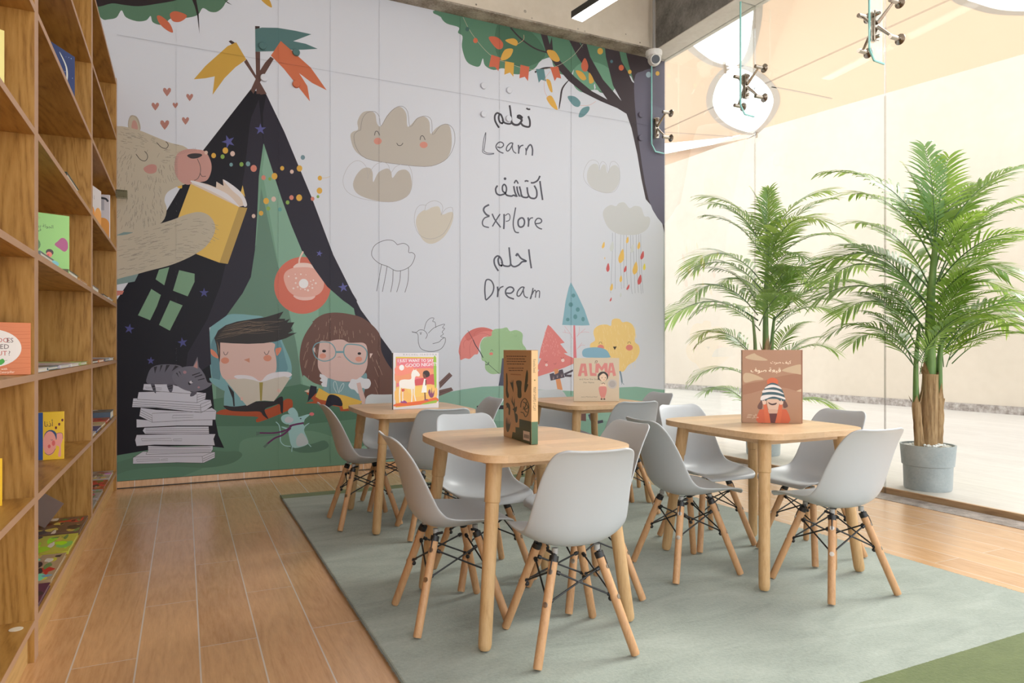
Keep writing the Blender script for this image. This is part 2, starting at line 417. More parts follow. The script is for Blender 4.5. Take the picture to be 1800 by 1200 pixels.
# ceiling fixtures
M_emit = bpy.data.materials.new('lamp_diffuser'); M_emit.use_nodes = True
e_ = M_emit.node_tree.nodes['Principled BSDF']; e_.inputs['Emission Color'].default_value = (1, .97, .93, 1); e_.inputs['Emission Strength'].default_value = 9.0
def linear_lamp(x, y, ang, ln, label, z=3.1):
    t = thing('linear_pendant_lamp', label, 'ceiling lamp', (x, y, z), R(ang))
    MB().box((-.05, -ln, .004), (.05, 0, .05)).build('housing', M_black, t, 0, .001)
    MB().box((-.044, -ln + .006, 0), (.044, -.006, .006)).build('diffuser', M_emit, t, 0)
    for yy in (-.18, -ln + .18):
        MB().tube([(0, yy, .05), (0, yy, CZ - z)], .0015, 6).build('suspension_wire', M_steel, t)
    return t
linear_lamp(2.447, 4.09, 8, 1.6, 'black linear pendant lamp with a glowing white diffuser under the ceiling')
# conduit and security camera
cx, cyy = 3.405, 4.49
struct(MB().tube([(cx, cyy, 3.22), (cx, cyy, CZ)], .011, 12).build('conduit', mat('grey_conduit', (.33, .32, .31, 1), .5), smooth=50))
sc_ = thing('security_camera', 'white turret security camera under the beam corner beside the window wall', 'security camera', (cx, cyy, 3.22))
MB().lathe([(.001, 0), (.046, 0), (.048, -.012), (.044, -.03), (.036, -.034)], (0, 0, 0), 28).build('base', mat('white_plastic', (.78, .77, .75, 1), .35), sc_, 35)
d_ = V3((-.42, -.83, -.36)).normalized(); hc = V3((0, -.004, -.047))
hd = MB().ball(hc, .038, 24, 14); hd.tube([hc + d_ * .01, hc + d_ * .046], [.033, .028], 24); hd.build('turret_head', MC['white_plastic'], sc_, 40)
MB().tube([hc + d_ * .0455, hc + d_ * .0485], [.0235, .022], 24).build('lens', mat('lens_black', (.01, .01, .012, 1), .12), sc_, 40)
sc_.scale = (1.4, 1.4, 1.4)
# carpet
M_carp = NT('sage_carpet', .95, .1); v_ = M_carp.mapped((1, 1, 1))
n_ = M_carp.n('TexNoise', i_Scale=3.2, i_Detail=5.0, i_Roughness=.6, i_Distortion=.8); M_carp.l(M_carp.mapped((1.0, 2.2, 1)), n_.inputs['Vector'])
m_ = M_carp.n('TexNoise', i_Scale=95.0, i_Detail=5.0, i_Roughness=.75); M_carp.l(v_, m_.inputs['Vector'])
h_ = M_carp.math('ADD', M_carp.math('MULTIPLY', n_.outputs['Fac'], .62), M_carp.math('MULTIPLY', m_.outputs['Fac'], .38))
body = M_carp.ramp(h_, [(.34, (.235, .275, .235, 1)), (.66, (.39, .435, .385, 1))])
band = M_carp.ramp(h_, [(.34, (.075, .105, .025, 1)), (.66, (.145, .185, .06, 1))])
sp_ = M_carp.n('SeparateXYZ'); M_carp.l(M_carp.co.outputs['Object'], sp_.inputs[0])
yj = M_carp.math('ADD', sp_.outputs[1], M_carp.math('MULTIPLY', M_carp.math('SUBTRACT', m_.outputs['Fac'], .5), .006))
M_carp.l(M_carp.mix(M_carp.math('ADD', M_carp.math('LESS_THAN', yj, 1.165), M_carp.math('GREATER_THAN', yj, 3.952)), body, band), M_carp.b.inputs['Base Color'])
M_carp.bump(h_, .7, .006)
M_carp.b.inputs['Sheen Weight'].default_value = .25
CX0, CX1, CY0, CY1, CT = .49, 2.565, .9, 4.058, .012
carp = tag(MB().box((CX0, CY0, .0005), (CX1, CY1, CT)).build('area_carpet', M_carp.m, smooth=0, bevel=.005), 'sage grey cut-pile carpet with olive green end bands on the wood-look floor', 'carpet')
fr_ = MB(); rg = random.Random(3)
def tuft(x, y, dx, dy):
    for _ in range(1):
        a = V3((x, y, CT - .004)); b = a + V3((dx * rg.uniform(.003, .008) + rg.uniform(-.003, .003), dy * rg.uniform(.003, .008) + rg.uniform(-.003, .003), rg.uniform(-.002, .005)))
        s_ = V3((-dy, dx, 0)) * .0014; fr_.add([a - s_, a + s_, b], [(0, 1, 2)])
for i in range(5200):
    tuft(CX0 + .001, rg.uniform(CY0, CY1), -1, 0)
for i in range(2600):
    tuft(CX1 - .001, rg.uniform(CY0, CY1), 1, 0)
for i in range(1500): tuft(rg.uniform(CX0, CX1), CY1 - .001, 0, 1)
f_ = fr_.build('pile_fringe', M_carp.m, carp, 0, recalc=False); f_['kind'] = 'stuff'
# ================================================================== MURAL
Va = (180, 0, 3.6364); Vb = (190, 170, 3.6356); Vc = (190, 440, 2.790); Vd = (590, 150, 3.0); Ve = (760, 0, 4.0); Vg = (820, 170, 3.0778)
Vh = (680, 480, 3.6); Vi = (370, 530, 7.5); Vj = (520, 540, 6.0); Vk = (220, 610, 5.4556); Vl = (370, 650, 8.0); Vm = (470, 430, 5.713); Vn = (200, 460, 6.665)
Vo = (790, 480, 5.452); Vp = (940, 490, 5.714); W1 = (820, 170, 10); W2 = (820, 300, 10); W3 = (820, 420, 10); PX = (0, 0, 1)
mur = Art((0, WY - .004, 0), (0, -1, 0), .00003, None, 1.08, .42, .2, 'mural')
# plane coords: a = x (N=-y -> A), b = z
mur.clip = (-.55, 3.679, .046, 3.30) if mur.A.x > 0 else (-3.679, .55, .046, 3.30)
WHT = (203, 206, 215); NAVY = (21, 18, 27); NAVY2 = (40, 36, 48); GRN = (112, 150, 128); GRND = (98, 128, 112); GRNL = (126, 162, 142); DKG = (78, 112, 92)
mur.pol(PX, WHT, [(60, -60), (1180, -60), (1180, 860), (60, 920)])
# --- tent
mur.pol(PX, GRN, [(463, 250), (480, 300), (530, 430), (640, 560), (720, 690), (740, 900), (180, 930), (180, 800), (350, 700), (380, 560), (432, 440), (440, 262)])
mur.pol(PX, GRND, [(462, 300), (459, 330), (489, 469), (520, 560), (530, 690), (380, 760), (380, 560), (450, 430)])
mur.pol(PX, GRNL, [(466, 262), (461, 300), (490, 470), (520, 600), (533, 680), (560, 700), (560, 480), (500, 360)])
mur.poly(Vc, DKG, [(480, 735), (700, 700), (945, 655), (1100, 700), (1260, 790), (1260, 822), (900, 860), (500, 862)], False)
mur.pol(Vc, (92, 128, 108), [(480, 862), (900, 860), (1260, 822), (1500, 800), (1500, 1200), (0, 1200), (0, 1000), (200, 965), (520, 960)])
mur.poly(Vc, (104, 140, 119), [(640, 990), (650, 940), (700, 918), (850, 905), (1000, 885), (1180, 940), (1300, 960), (1500, 900), (1500, 1200), (300, 1200), (480, 1060), (620, 1020)])
mur.poly(Vc, (86, 118, 99), [(0, 1060), (150, 1010), (420, 970), (560, 985), (640, 985), (655, 1010), (600, 1045), (480, 1065), (300, 1060), (120, 1075), (0, 1110)])
# seat behind the boy
mur.poly(Vi, (118, 160, 165), [(0, 330), (120, 230), (250, 168), (400, 165), (560, 180), (700, 205), (860, 350), (980, 600), (1060, 800), (1065, 950), (1000, 1050), (400, 1180), (200, 1150), (20, 1010), (-10, 600)])
mur.poly(Vi, (100, 140, 148), [(810, 420), (920, 520), (990, 760), (1015, 900), (900, 960), (860, 800)])
mur.poly(Vi, (95, 132, 140), [(20, 520), (100, 480), (130, 1000), (30, 1020), (0, 700)])
# flaps
mur.pol(PX, NAVY, [(440.7, 157), (468, 165.6), (500, 232), (470, 255), (463, 252.5), (455, 310), (452, 380), (448.5, 434), (448, 440), (441, 486.6), (426.6, 515), (398, 554.7), (368, 576), (369, 640), (373, 680), (378, 735), (384, 765), (394, 787), (360, 783), (300, 784), (206, 800), (100, 830), (100, 640), (206, 526), (233, 485), (280.8, 390), (354.6, 268)])
mur.pol(PX, NAVY2, [(463, 252.5), (455, 310), (452, 380), (448.5, 434), (441, 486.6), (426.6, 515), (398, 554.7), (368, 576), (371, 640), (340, 660), (322, 690), (330, 620), (365, 560), (388, 500), (412, 400), (430, 300), (440, 210), (455, 175)])
mur.pol(PX, NAVY, [(440.7, 157), (455, 175), (442, 205), (430, 262), (415, 290), (380, 320), (354, 268)])
mur.pol(PX, NAVY2, [(463, 250), (462, 200), (468, 165.6), (500, 232), (547.6, 346), (586, 448), (612, 500), (634, 544), (688, 617.4), (720, 700), (700, 720), (640, 600), (623.7, 551), (622, 542), (602, 526), (570, 494), (530.5, 440), (512, 395.5), (495, 349), (481.5, 307.5)])
# poles and flags
BRN = (92, 66, 60)
mur.pol(Va, BRN, [(905, 395), (922, 378), (1050, 600), (1010, 605), (990, 520)]); mur.pol(Va, BRN, [(978, 330), (1008, 330), (1008, 600), (985, 600)])
mur.pol(Va, BRN, [(1075, 362), (1096, 376), (1010, 520), (965, 600), (948, 575), (995, 470), (1040, 400)])
mur.pol(Va, (60, 46, 44), [(976, 166), (1006, 168), (1004, 186), (976, 190)]); mur.pol(Va, (60, 46, 44), [(806, 264), (822, 257), (850, 275), (828, 284)]); mur.pol(Va, (60, 46, 44), [(1140, 262), (1156, 262), (1176, 284), (1160, 280)])
mur.pol(Va, (190, 150, 66), [(855, 270), (920, 380), (850, 430), (780, 500), (704, 606), (718, 488), (660, 500), (584, 507), (660, 420), (750, 340), (800, 295)])
mur.pol(Va, (80, 112, 112), [(976, 186), (1020, 176), (1120, 178), (1230, 196), (1336, 219), (1220, 263), (1300, 280), (1376, 312), (1280, 318), (1180, 318), (1080, 328), (978, 330)])
mur.pol(Va, (192, 106, 74), [(1140, 262), (1240, 350), (1330, 430), (1380, 500), (1434, 577), (1340, 530), (1258, 468), (1310, 550), (1326, 648), (1240, 540), (1160, 440), (1077, 355)])
# top-left foliage
mur.poly(Va, (84, 116, 94), [(-40, 60), (0, 122), (40, 124), (90, 112), (122, 66), (150, 110), (220, 136), (280, 130), (308, 102), (320, 140), (360, 158), (400, 155), (440, 118), (540, 114), (610, 95), (642, 52), (690, 76), (740, 72), (785, 20), (790, -80), (-60, -80)], n=4)
mur.poly(Va, (44, 36, 38), [(-40, 40), (60, 22), (140, 32), (230, 40), (340, 26), (480, 0), (560, -40), (-60, -60)], n=4)
mur.pol(Va, (44, 36, 38), [(570, -10), (598, -10), (615, 80), (621, 215), (606, 100), (590, 40)]); mur.pol(Va, (44, 36, 38), [(770, -8), (830, 33), (800, 20)])
mur.poly(Va, (188, 100, 72), [(348, 105), (375, 103), (430, 150), (451, 207), (410, 192), (365, 150)]); mur.poly(Va, (188, 100, 72), [(432, 90), (470, 72), (540, 100), (500, 138), (450, 135)])
mur.poly(Va, (192, 150, 66), [(1010, -10), (1060, -10), (1084, 46), (1050, 32)])
# hearts
for x, y, r in ((413, 585, 27), (558, 620, 23), (338, 678, 25), (466, 672, 18), (398, 795, 30), (531, 770, 24)): mur.heart(Va, (168, 118, 108), x, y, r)
# --- bear
BEAR = (180, 170, 152); INK = (70, 66, 68)
mur.poly(Vb, (120, 142, 140), [(0, 870), (150, 862), (230, 900), (260, 1000), (170, 1180), (60, 1200), (0, 1200)], False)
mur.pol(Vc, (190, 118, 106), [(0, 195), (78, 198), (70, 215), (45, 222), (0, 240)])
mur.pol(Vb, WHT, [(350, 620), (400, 590), (440, 580), (385, 700), (360, 720)])
mur.poly(Vb, (212, 172, 76), [(440, 560), (470, 560), (470, 585), (445, 580)])
mur.poly(Vb, (165, 156, 142), [(130, 200), (128, 160), (140, 125), (158, 118), (185, 130), (203, 170), (204, 215), (160, 230)]); mur.poly(Vb, BEAR, [(138, 200), (136, 150), (155, 125), (180, 140), (196, 180), (196, 220)])
mur.poly(Vb, (185, 142, 132), [(150, 200), (155, 160), (168, 150), (182, 165), (190, 205), (170, 212)])
mur.poly(Vb, BEAR, [(-60, 200), (60, 188), (130, 196), (210, 218), (300, 255), (400, 295), (500, 325), (560, 420), (520, 540), (440, 575), (380, 610), (360, 660), (375, 720), (345, 800), (230, 860), (100, 865), (-60, 870)], n=4)
mur.poly(Vb, (188, 142, 134), [(425, 430), (440, 370), (490, 338), (560, 336), (620, 350), (655, 410), (660, 470), (635, 530), (590, 545), (560, 545), (510, 562), (460, 540), (430, 490)])
mur.poly(Vb, (56, 51, 54), [(505, 375), (540, 362), (590, 364), (600, 376), (570, 392), (530, 394)])
mur.st(Vb, INK, [(570, 396), (588, 440), (590, 480), (575, 520), (550, 535)], 3.5); mur.st(Vb, INK, [(588, 488), (600, 508), (625, 508)], 3.5)
mur.poly(Vb, (184, 134, 126), [(228, 455), (270, 432), (308, 440), (306, 480), (270, 492), (238, 480)])
mur.st(Vb, (46, 43, 45), [(178, 366), (205, 400), (235, 410), (252, 390), (248, 365), (233, 348)], 3.6); mur.st(Vb, (46, 43, 45), [(310, 292), (340, 322), (370, 330), (384, 312), (378, 295), (368, 287)], 3.6)
rr = random.Random(5)
def fur(vw, c, region, n, ln, ang, wd_, jit=.25):
    out = []
    while len(out) < n:
        x = rr.uniform(region[0], region[2]); y = rr.uniform(region[1], region[3]); a = ang(x, y)
        if a is None: continue
        a = R(a) + rr.uniform(-jit, jit); l = ln * rr.uniform(.6, 1.2); bx_ = rr.uniform(-3, 3)
        out.append([(x, y), (x + cos(a) * l / 2 - sin(a) * bx_, y + sin(a) * l / 2 + cos(a) * bx_), (x + cos(a) * l, y + sin(a) * l)])
    mur.many(vw, c, out, wd_, n=2)
def a_head(x, y):
    top = 200 + .31 * max(0, x - 100) if x < 420 else 999
    if y < top or x > 420 or y > 840: return None
    if x > 350 and y > 560: return None
    if 170 < x < 320 and 340 < y < 500: return None
    if 300 < x < 390 and 275 < y < 335: return None
    if y < 420: return 8 + (x - 60) * .06 if y < 330 else 0 if x > 330 else 120
    return 95 + (200 - x) * .12
fur(Vb, (128, 120, 112), (62, 200, 420, 830), 240, 30, a_head, 1.8)
mur.many(Vb, (128, 120, 112), [[(424 + 4 * sin(i), 385 + i * 9), (446, 384 + i * 9)] for i in range(17)], 1.8, sm=False)
mur.many(Vb, (150, 118, 112), [[(440 + i * 9, 352 - i * 2), (446 + i * 9, 372 - i * 2)] for i in range(14)], 1.8, sm=False)
# bear's book
mur.pol(Vb, (206, 188, 174), [(528, 560), (545, 536), (640, 560), (690, 580), (692, 542), (738, 570), (733, 528), (800, 570), (862, 625), (888, 690), (835, 704), (700, 640)])
mur.poly(Vb, (214, 210, 214), [(540, 536), (640, 566), (760, 620), (838, 700), (815, 690), (730, 640), (620, 585), (535, 548)]); mur.poly(Vb, (214, 210, 214), [(733, 528), (800, 568), (862, 625), (888, 690), (868, 700), (850, 650), (790, 595)])
mur.pol(Vb, (212, 176, 92), [(848, 610), (860, 566), (876, 640)])
mur.pol(Vb, (212, 176, 92), [(528, 556), (836, 704), (712, 1060), (565, 1005), (400, 900)]); mur.pol(Vb, (176, 146, 82), [(836, 704), (890, 710), (765, 1068), (712, 1060)])
# bear's arm
mur.poly(Vb, (180, 170, 152), [(-60, 920), (120, 880), (260, 832), (400, 790), (500, 752), (580, 736), (640, 755), (676, 800), (684, 850), (660, 910), (610, 970), (520, 1025), (400, 1075), (260, 1112), (120, 1148), (-60, 1170)], n=5)
def a_arm(x, y):
    yt = 905 - .31 * (x - 60) if x < 560 else 750 + (x - 560) * .4; yb = 1155 - .25 * (x - 60) if x < 420 else 1065 - (x - 420) * .62
    if y < yt + 8 or y > yb - 8: return None
    return -14 if x < 420 else -14 + (x - 420) * .16 + (y - 900) * .08
fur(Vb, (142, 134, 124), (55, 740, 675, 1150), 170, 42, a_arm, 2.0, .10)
# window squares, stars
SQ = (118, 152, 124)
for q in ([(490, 205), (530, 92), (650, 62), (592, 275)], [(766, 98), (948, 140), (946, 235), (866, 404), (694, 338)], [(440, 318), (552, 388), (505, 520), (426, 684), (284, 626)], [(660, 452), (806, 510), (656, 806), (530, 738)]): mur.pol(Vn, SQ, q)
STR = (74, 74, 128)
for x, y, r, t in ((1058, 362, 58, 0), (182, 785, 62, 10), (806, 945, 62, -10), (434, 1160, 46, 0)): mur.star(Vn, STR, x, y, r, t)
mur.star(Va, (84, 84, 140), 806, 905, 44, -20); mur.star(Va, (84, 84, 140), 1010, 826, 38, 0); mur.star(Vm, (90, 90, 148), 522, 88, 34, 10); mur.star(Vm, (90, 90, 148), 762, 428, 52, -8); mur.star(Vk, STR, 246, 128, 36, 5)
# bubbles
for x, y, r, c in ((663, 975, 11, 0), (711, 994, 15, 1), (786, 962, 18, 1), (768, 1001, 13, 2), (832, 982, 15, 0), (823, 1052, 11, 3), (889, 1050, 13, 2), (931, 1047, 14, 3), (967, 1076, 20, 4), (1030, 1135, 14, 4), (1070, 1143, 10, 2), (1100, 1126, 19, 1), (1149, 1075, 13, 1), (1211, 1097, 12, 0), (1260, 1076, 18, 1), (1281, 1006, 14, 5), (1390, 1138, 14, 1)):
    mur.dot(Va, ((206, 178, 166), (208, 162, 70), (128, 158, 76), (112, 146, 150), (200, 126, 110), (112, 138, 148))[c], x, y, r, r * 1.12)
for x, y, r, c in ((930, 762, 12, 0), (978, 744, 14, 1), (1010, 666, 18, 1), (1058, 654, 15, 0), (1024, 714, 12, 2), (1098, 720, 12, 5), (1147, 675, 12, 2), (1172, 644, 14, 4), (1221, 645, 19, 1), (1307, 652, 12, 4), (1341, 638, 9, 2), (1351, 600, 18, 1), (1353, 520, 13, 1)):
    mur.dot(Vb, ((206, 178, 166), (208, 162, 70), (128, 158, 76), (112, 146, 150), (200, 126, 110), (96, 150, 148))[c], x, y, r, r * 1.12)
mur.st(Vb, (200, 172, 110), [(1360, 520), (1390, 518), (1418, 510)], 2)
# lantern
mur.dot(Vm, (200, 108, 90), 352, 408, 285, 286, n=40); LT = (216, 164, 152)
mur.st(Vm, (222, 190, 178), [(318, 186), (324, 140), (352, 82), (370, 60)], 16)
mur.poly(Vm, (224, 196, 188), [(262, 232), (290, 194), (340, 182), (430, 192), (480, 250), (370, 250)]); mur.poly(Vm, (222, 184, 176), [(272, 505), (470, 505), (450, 548), (360, 558), (290, 540)])
mur.poly(Vm, LT, [(165, 350), (178, 280), (240, 238), (340, 226), (450, 234), (540, 290), (568, 370), (556, 450), (500, 505), (400, 525), (290, 516), (210, 460)])
mur.dot(Vm, (226, 224, 226), 364, 390, 48, 48)
for x, y, r in ((214, 318, 8), (280, 296, 6), (336, 296, 8), (388, 302, 5), (288, 336, 11), (462, 356, 8), (486, 386, 10), (450, 400, 7), (284, 384, 9), (304, 424, 9), (262, 438, 10), (334, 444, 7), (378, 450, 8), (408, 458, 11), (420, 418, 5), (452, 434, 9), (434, 368, 6)): mur.dot(Vm, (226, 206, 200), x, y, r)
mur.pol(Vm, NAVY2, [(330, 20), (600, 0), (760, 330), (900, 560), (876, 640), (760, 560), (600, 420), (470, 240)]); mur.star(Vm, (90, 90, 148), 522, 88, 34, 10); mur.star(Vm, (90, 90, 148), 762, 428, 52, -8)
# --- boy
SK = (204, 172, 164); HB = (52, 47, 46)
mur.poly(Vc, (118, 160, 166), [(500, 625), (560, 640), (600, 670), (575, 690), (510, 650)]); mur.poly(Vc, (118, 158, 164), [(572, 690), (590, 660), (640, 700), (690, 760), (600, 775), (570, 768)])
mur.poly(Vl, (162, 76, 46), [(100, 590), (190, 555), (400, 560), (700, 575), (960, 480), (1060, 410), (1130, 412), (1155, 450), (1140, 540), (1000, 610), (800, 690), (660, 735), (640, 700), (660, 660), (400, 645), (110, 625)], n=4)
mur.poly(Vl, (44, 40, 42), [(190, 500), (330, 515), (520, 490), (640, 445), (760, 440), (880, 440), (960, 385), (1015, 380), (1022, 480), (1015, 610), (985, 580), (970, 480), (860, 510), (770, 545), (770, 600), (815, 690), (740, 640), (690, 585), (500, 585), (300, 575), (215, 545)], n=3)
mur.poly(Vl, (44, 40, 42), [(240, 205), (330, 310), (342, 510), (322, 510), (310, 400), (260, 270)], False)
mur.poly(Vi, SK, [(130, 540), (400, 548), (815, 540), (840, 640), (866, 760), (866, 900), (800, 990), (640, 1060), (330, 1060), (200, 1030), (140, 960), (120, 820)], n=4)
mur.poly(Vi, (206, 128, 102), [(0, 640), (10, 625), (60, 660), (100, 720), (100, 748), (50, 728), (10, 690)]); mur.poly(Vi, (206, 128, 102), [(858, 625), (926, 605), (930, 640), (900, 690), (872, 710)])
mur.poly(Vi, HB, [(50, 480), (100, 380), (200, 310), (350, 262), (560, 228), (720, 205), (840, 170), (962, 130), (905, 225), (985, 226), (980, 250), (1048, 226), (1010, 275), (1106, 272), (1060, 350), (1080, 380), (1020, 420), (1142, 408), (1000, 480), (860, 525), (700, 548), (500, 556), (300, 550), (128, 538), (128, 700), (120, 805), (95, 690), (75, 560)], False)
rl = random.Random(9)
mur.many(Vi, (132, 112, 94), [[(70 + 8 * i, 500 - 11 * i + rl.uniform(-10, 10)), (300 + 10 * i, 440 - 10 * i + rl.uniform(-25, 25)), (600, 420 - 9 * i + rl.uniform(-40, 40)), (780 + rl.uniform(-80, 200), 400 - 9 * i + rl.uniform(-40, 30))] for i in range(17)], 3.2, tap=True)
mur.many(Vi, (132, 112, 94), [[(80 + 3 * i, 520 + 12 * i), (100, 560 + 14 * i), (118, 640 + 10 * i)] for i in range(9)], 3, tap=True)
for x, y in ((192, 776), (752, 744)): mur.dot(Vi, (202, 134, 112), x, y, 54, 42)
mur.st(Vi, (52, 45, 46), [(172, 660), (185, 695), (210, 698), (232, 660)], 7); mur.st(Vi, (52, 45, 46), [(708, 660), (725, 692), (752, 692), (774, 645)], 7)
mur.pol(Vi, (190, 132, 110), [(440, 766), (515, 742), (516, 804)])
mur.poly(Vi, (210, 206, 212), [(330, 972), (450, 968), (560, 990), (660, 1050), (740, 970), (860, 930), (1030, 928), (1050, 990), (700, 1080), (620, 1080), (340, 1010)], n=3)
mur.pol(Vl, (190, 182, 170), [(205, 140), (330, 128), (480, 120), (600, 140), (700, 172), (790, 150), (900, 115), (1040, 90), (1120, 112), (1000, 300), (890, 440), (760, 430), (640, 440), (510, 505)])
mur.pol(Vl, (150, 136, 72), [(686, 174), (738, 174), (722, 432), (698, 432)]); mur.dot(Vl, (206, 170, 160), 440, 405, 20, 26); mur.dot(Vl, (206, 170, 160), 960, 290, 26, 24)
# --- girl
GH = (104, 74, 66)
mur.poly(Vj, GH, [(40, 560), (55, 400), (100, 280), (180, 160), (210, 120), (300, 70), (420, 55), (560, 70), (700, 110), (820, 200), (890, 300), (900, 450), (960, 580), (1040, 700), (1080, 850), (1000, 930), (820, 960), (650, 960), (500, 880), (300, 830), (180, 790), (85, 715), (72, 735)], n=4)
mur.pol(Vj, GH, [(172, 152), (300, 70), (420, 130), (240, 180)])
mur.poly(Vj, (202, 172, 166), [(250, 385), (270, 352), (345, 358), (420, 342), (500, 342), (560, 372), (650, 372), (715, 376), (750, 420), (758, 560), (740, 660), (680, 740), (580, 780), (440, 775), (320, 740), (245, 660), (232, 560)], n=4)
mur.pol(Vj, (202, 172, 166), [(180, 430), (205, 422), (206, 482), (188, 460)]); mur.pol(Vj, (212, 186, 178), [(780, 486), (812, 486), (782, 540)])
mur.poly(Vj, (118, 152, 158), [(330, 745), (440, 775), (580, 785), (690, 730), (740, 690), (750, 760), (720, 900), (690, 990), (500, 950), (300, 900), (310, 800)], n=3)
mur.poly(Vj, (208, 208, 214), [(255, 700), (300, 715), (336, 745), (325, 840), (280, 835), (265, 805), (285, 790), (252, 770), (270, 750), (250, 730)], False)
mur.poly(Vj, (208, 208, 214), [(570, 790), (590, 755), (640, 760), (680, 735), (720, 752), (770, 755), (792, 800), (770, 850), (730, 860), (700, 850), (660, 910), (620, 870), (580, 860), (555, 825)], n=3)
mur.pol(Vj, (202, 172, 166), [(640, 800), (680, 790), (700, 860), (750, 1010), (700, 1030), (660, 900)])
mur.many(Vj, (190, 204, 206), [[(430, 900), (400, 840), (400, 790), (420, 785), (440, 850), (450, 900)], [(455, 905), (470, 840), (500, 800), (505, 830), (470, 890)]], 5)
mur.pol(Vj, (164, 80, 50), [(110, 900), (150, 880), (340, 960), (520, 1010), (660, 1060), (640, 1090), (470, 1095), (460, 1050), (330, 1025), (300, 1040), (250, 1015), (100, 1010), (190, 990)])
mur.pol(Vj, (206, 184, 170), [(88, 884), (140, 862), (135, 900)])
mur.pol(Vj, (212, 172, 80), [(245, 850), (350, 910), (420, 910), (520, 930), (700, 990), (690, 1010), (590, 1060), (500, 1075), (480, 1010), (340, 940), (320, 985), (250, 970), (205, 940), (230, 890)])
mur.pol(Vj, (40, 38, 50), [(155, 822), (220, 835), (218, 900), (160, 960), (122, 1000), (140, 900)]); mur.poly(Vj, (40, 38, 50), [(340, 935), (400, 922), (470, 960), (490, 1040), (400, 1030), (350, 1050), (310, 1050)], n=3)
for x, y in ((284, 512), (664, 546)): mur.dot(Vj, (206, 142, 124), x, y, 36, 27)
mur.dot(Vj, (42, 36, 38), 298, 461, 21, 15); mur.dot(Vj, (42, 36, 38), 670, 487, 19, 14); mur.st(Vj, (170, 126, 116), [(440, 526), (458, 522), (476, 526)], 6)
GL = (112, 152, 160)
mur.st(Vj, GL, [(178, 440), (210, 385), (290, 365), (370, 380), (415, 440), (415, 510), (360, 555), (280, 565), (205, 520)], 11, closed=True); mur.st(Vj, GL, [(508, 430), (540, 392), (620, 392), (700, 410), (750, 470), (735, 560), (690, 594), (610, 590), (545, 545), (508, 490)], 13, closed=True)
mur.pol(Vj, GL, [(418, 460), (506, 460), (506, 482), (418, 482)])
ls = []
for i in range(120):
    x = rr.uniform(80, 900); y = rr.uniform(90, 900); t = (x - 470) / 430
    ytop = 75 + 260 * abs(t) ** 2.2
    if y < ytop + 15 or (235 < x < 770 and y > 335): continue
    if x < 240 and y > 720: continue
    l = rr.uniform(22, 60) * (1.8 if abs(t) > .6 and y > 420 else 1); sx = t * .32 if y < 420 or x < 300 else .4
    ls.append([(x, y), (x + sx * l * .5 + rr.uniform(-2, 2), y + l * .5), (x + sx * l, y + l)])
mur.many(Vj, (168, 138, 120), ls, 3.4, n=2)
# --- cat on a stack of books
CW = (194, 194, 206); LN = (58, 52, 58); CT_ = (98, 96, 108)
STK = [[(75, 1060), (170, 1000), (860, 1005), (860, 1060), (750, 1110), (500, 1105), (240, 1115), (75, 1118)], [(200, 1025), (220, 990), (220, 945), (500, 955), (840, 945), (842, 980), (820, 1010), (640, 1015), (200, 1028)],
       [(110, 840), (500, 832), (866, 832), (848, 880), (860, 942), (600, 938), (280, 935), (110, 948), (95, 890)], [(185, 772), (500, 760), (800, 760), (805, 830), (500, 832), (190, 830), (168, 800)], [(108, 690), (300, 705), (838, 695), (836, 752), (500, 752), (110, 770)],
       [(135, 660), (150, 580), (300, 600), (720, 620), (830, 580), (875, 610), (866, 695), (600, 700), (260, 720)], [(66, 575), (78, 490), (300, 490), (720, 500), (820, 505), (832, 560), (780, 600), (728, 628), (300, 580)], [(115, 500), (130, 430), (300, 425), (690, 430), (776, 440), (770, 495), (690, 532), (400, 515)], [(170, 410), (180, 352), (440, 355), (600, 400), (640, 440), (690, 450), (400, 430)]]
for q in STK: mur.pol(Vk, CW, q); mur.st(Vk, LN, q, 3.2, sm=False, closed=True)
mur.many(Vk, LN, [[(75, 1052), (740, 1046), (856, 1000)], [(740, 1046), (745, 1108)], [(748, 1070), (858, 1022)], [(748, 1090), (860, 1040)], [(220, 965), (820, 962)], [(215, 985), (825, 985)], [(210, 1005), (815, 1003)], [(195, 785), (800, 778)], [(195, 800), (803, 798)], [(195, 815), (805, 815)], [(260, 720), (258, 634), (866, 612)], [(150, 600), (258, 655)], [(145, 620), (258, 678)], [(140, 640), (258, 700)], [(70, 520), (720, 560)], [(68, 540), (722, 580)], [(68, 558), (724, 600)], [(722, 548), (728, 628)], [(722, 548), (815, 512)], [(726, 580), (825, 535)], [(690, 458), (690, 532)], [(692, 480), (770, 455)], [(692, 505), (772, 478)], [(690, 458), (770, 436)]], 3.0, sm=False)
for q in ([(110, 1075), (325, 1070), (336, 1086), (112, 1095)], [(345, 1075), (408, 1068), (408, 1086), (345, 1086)], [(156, 876), (240, 880), (435, 872), (450, 896), (300, 894), (160, 898)], [(462, 882), (544, 878), (542, 898), (462, 896)], [(460, 652), (655, 650), (650, 672), (450, 678)], [(196, 382), (350, 392), (350, 408), (196, 394)]): mur.st(Vk, LN, q, 2.4, sm=False, closed=True)
mur.poly(Vk, CT_, [(210, 345), (215, 270), (250, 200), (320, 170), (440, 165), (540, 185), (560, 260), (540, 350), (460, 360), (330, 350)], n=4)
mur.poly(Vk, (106, 104, 116), [(450, 290), (480, 225), (560, 190), (640, 182), (700, 185), (760, 260), (790, 335), (835, 345), (800, 382), (730, 415), (640, 425), (560, 405), (490, 360)], n=4)
mur.pol(Vk, (110, 106, 116), [(648, 190), (694, 90), (706, 200)]); mur.pol(Vk, (176, 132, 128), [(655, 188), (690, 125), (695, 205)])
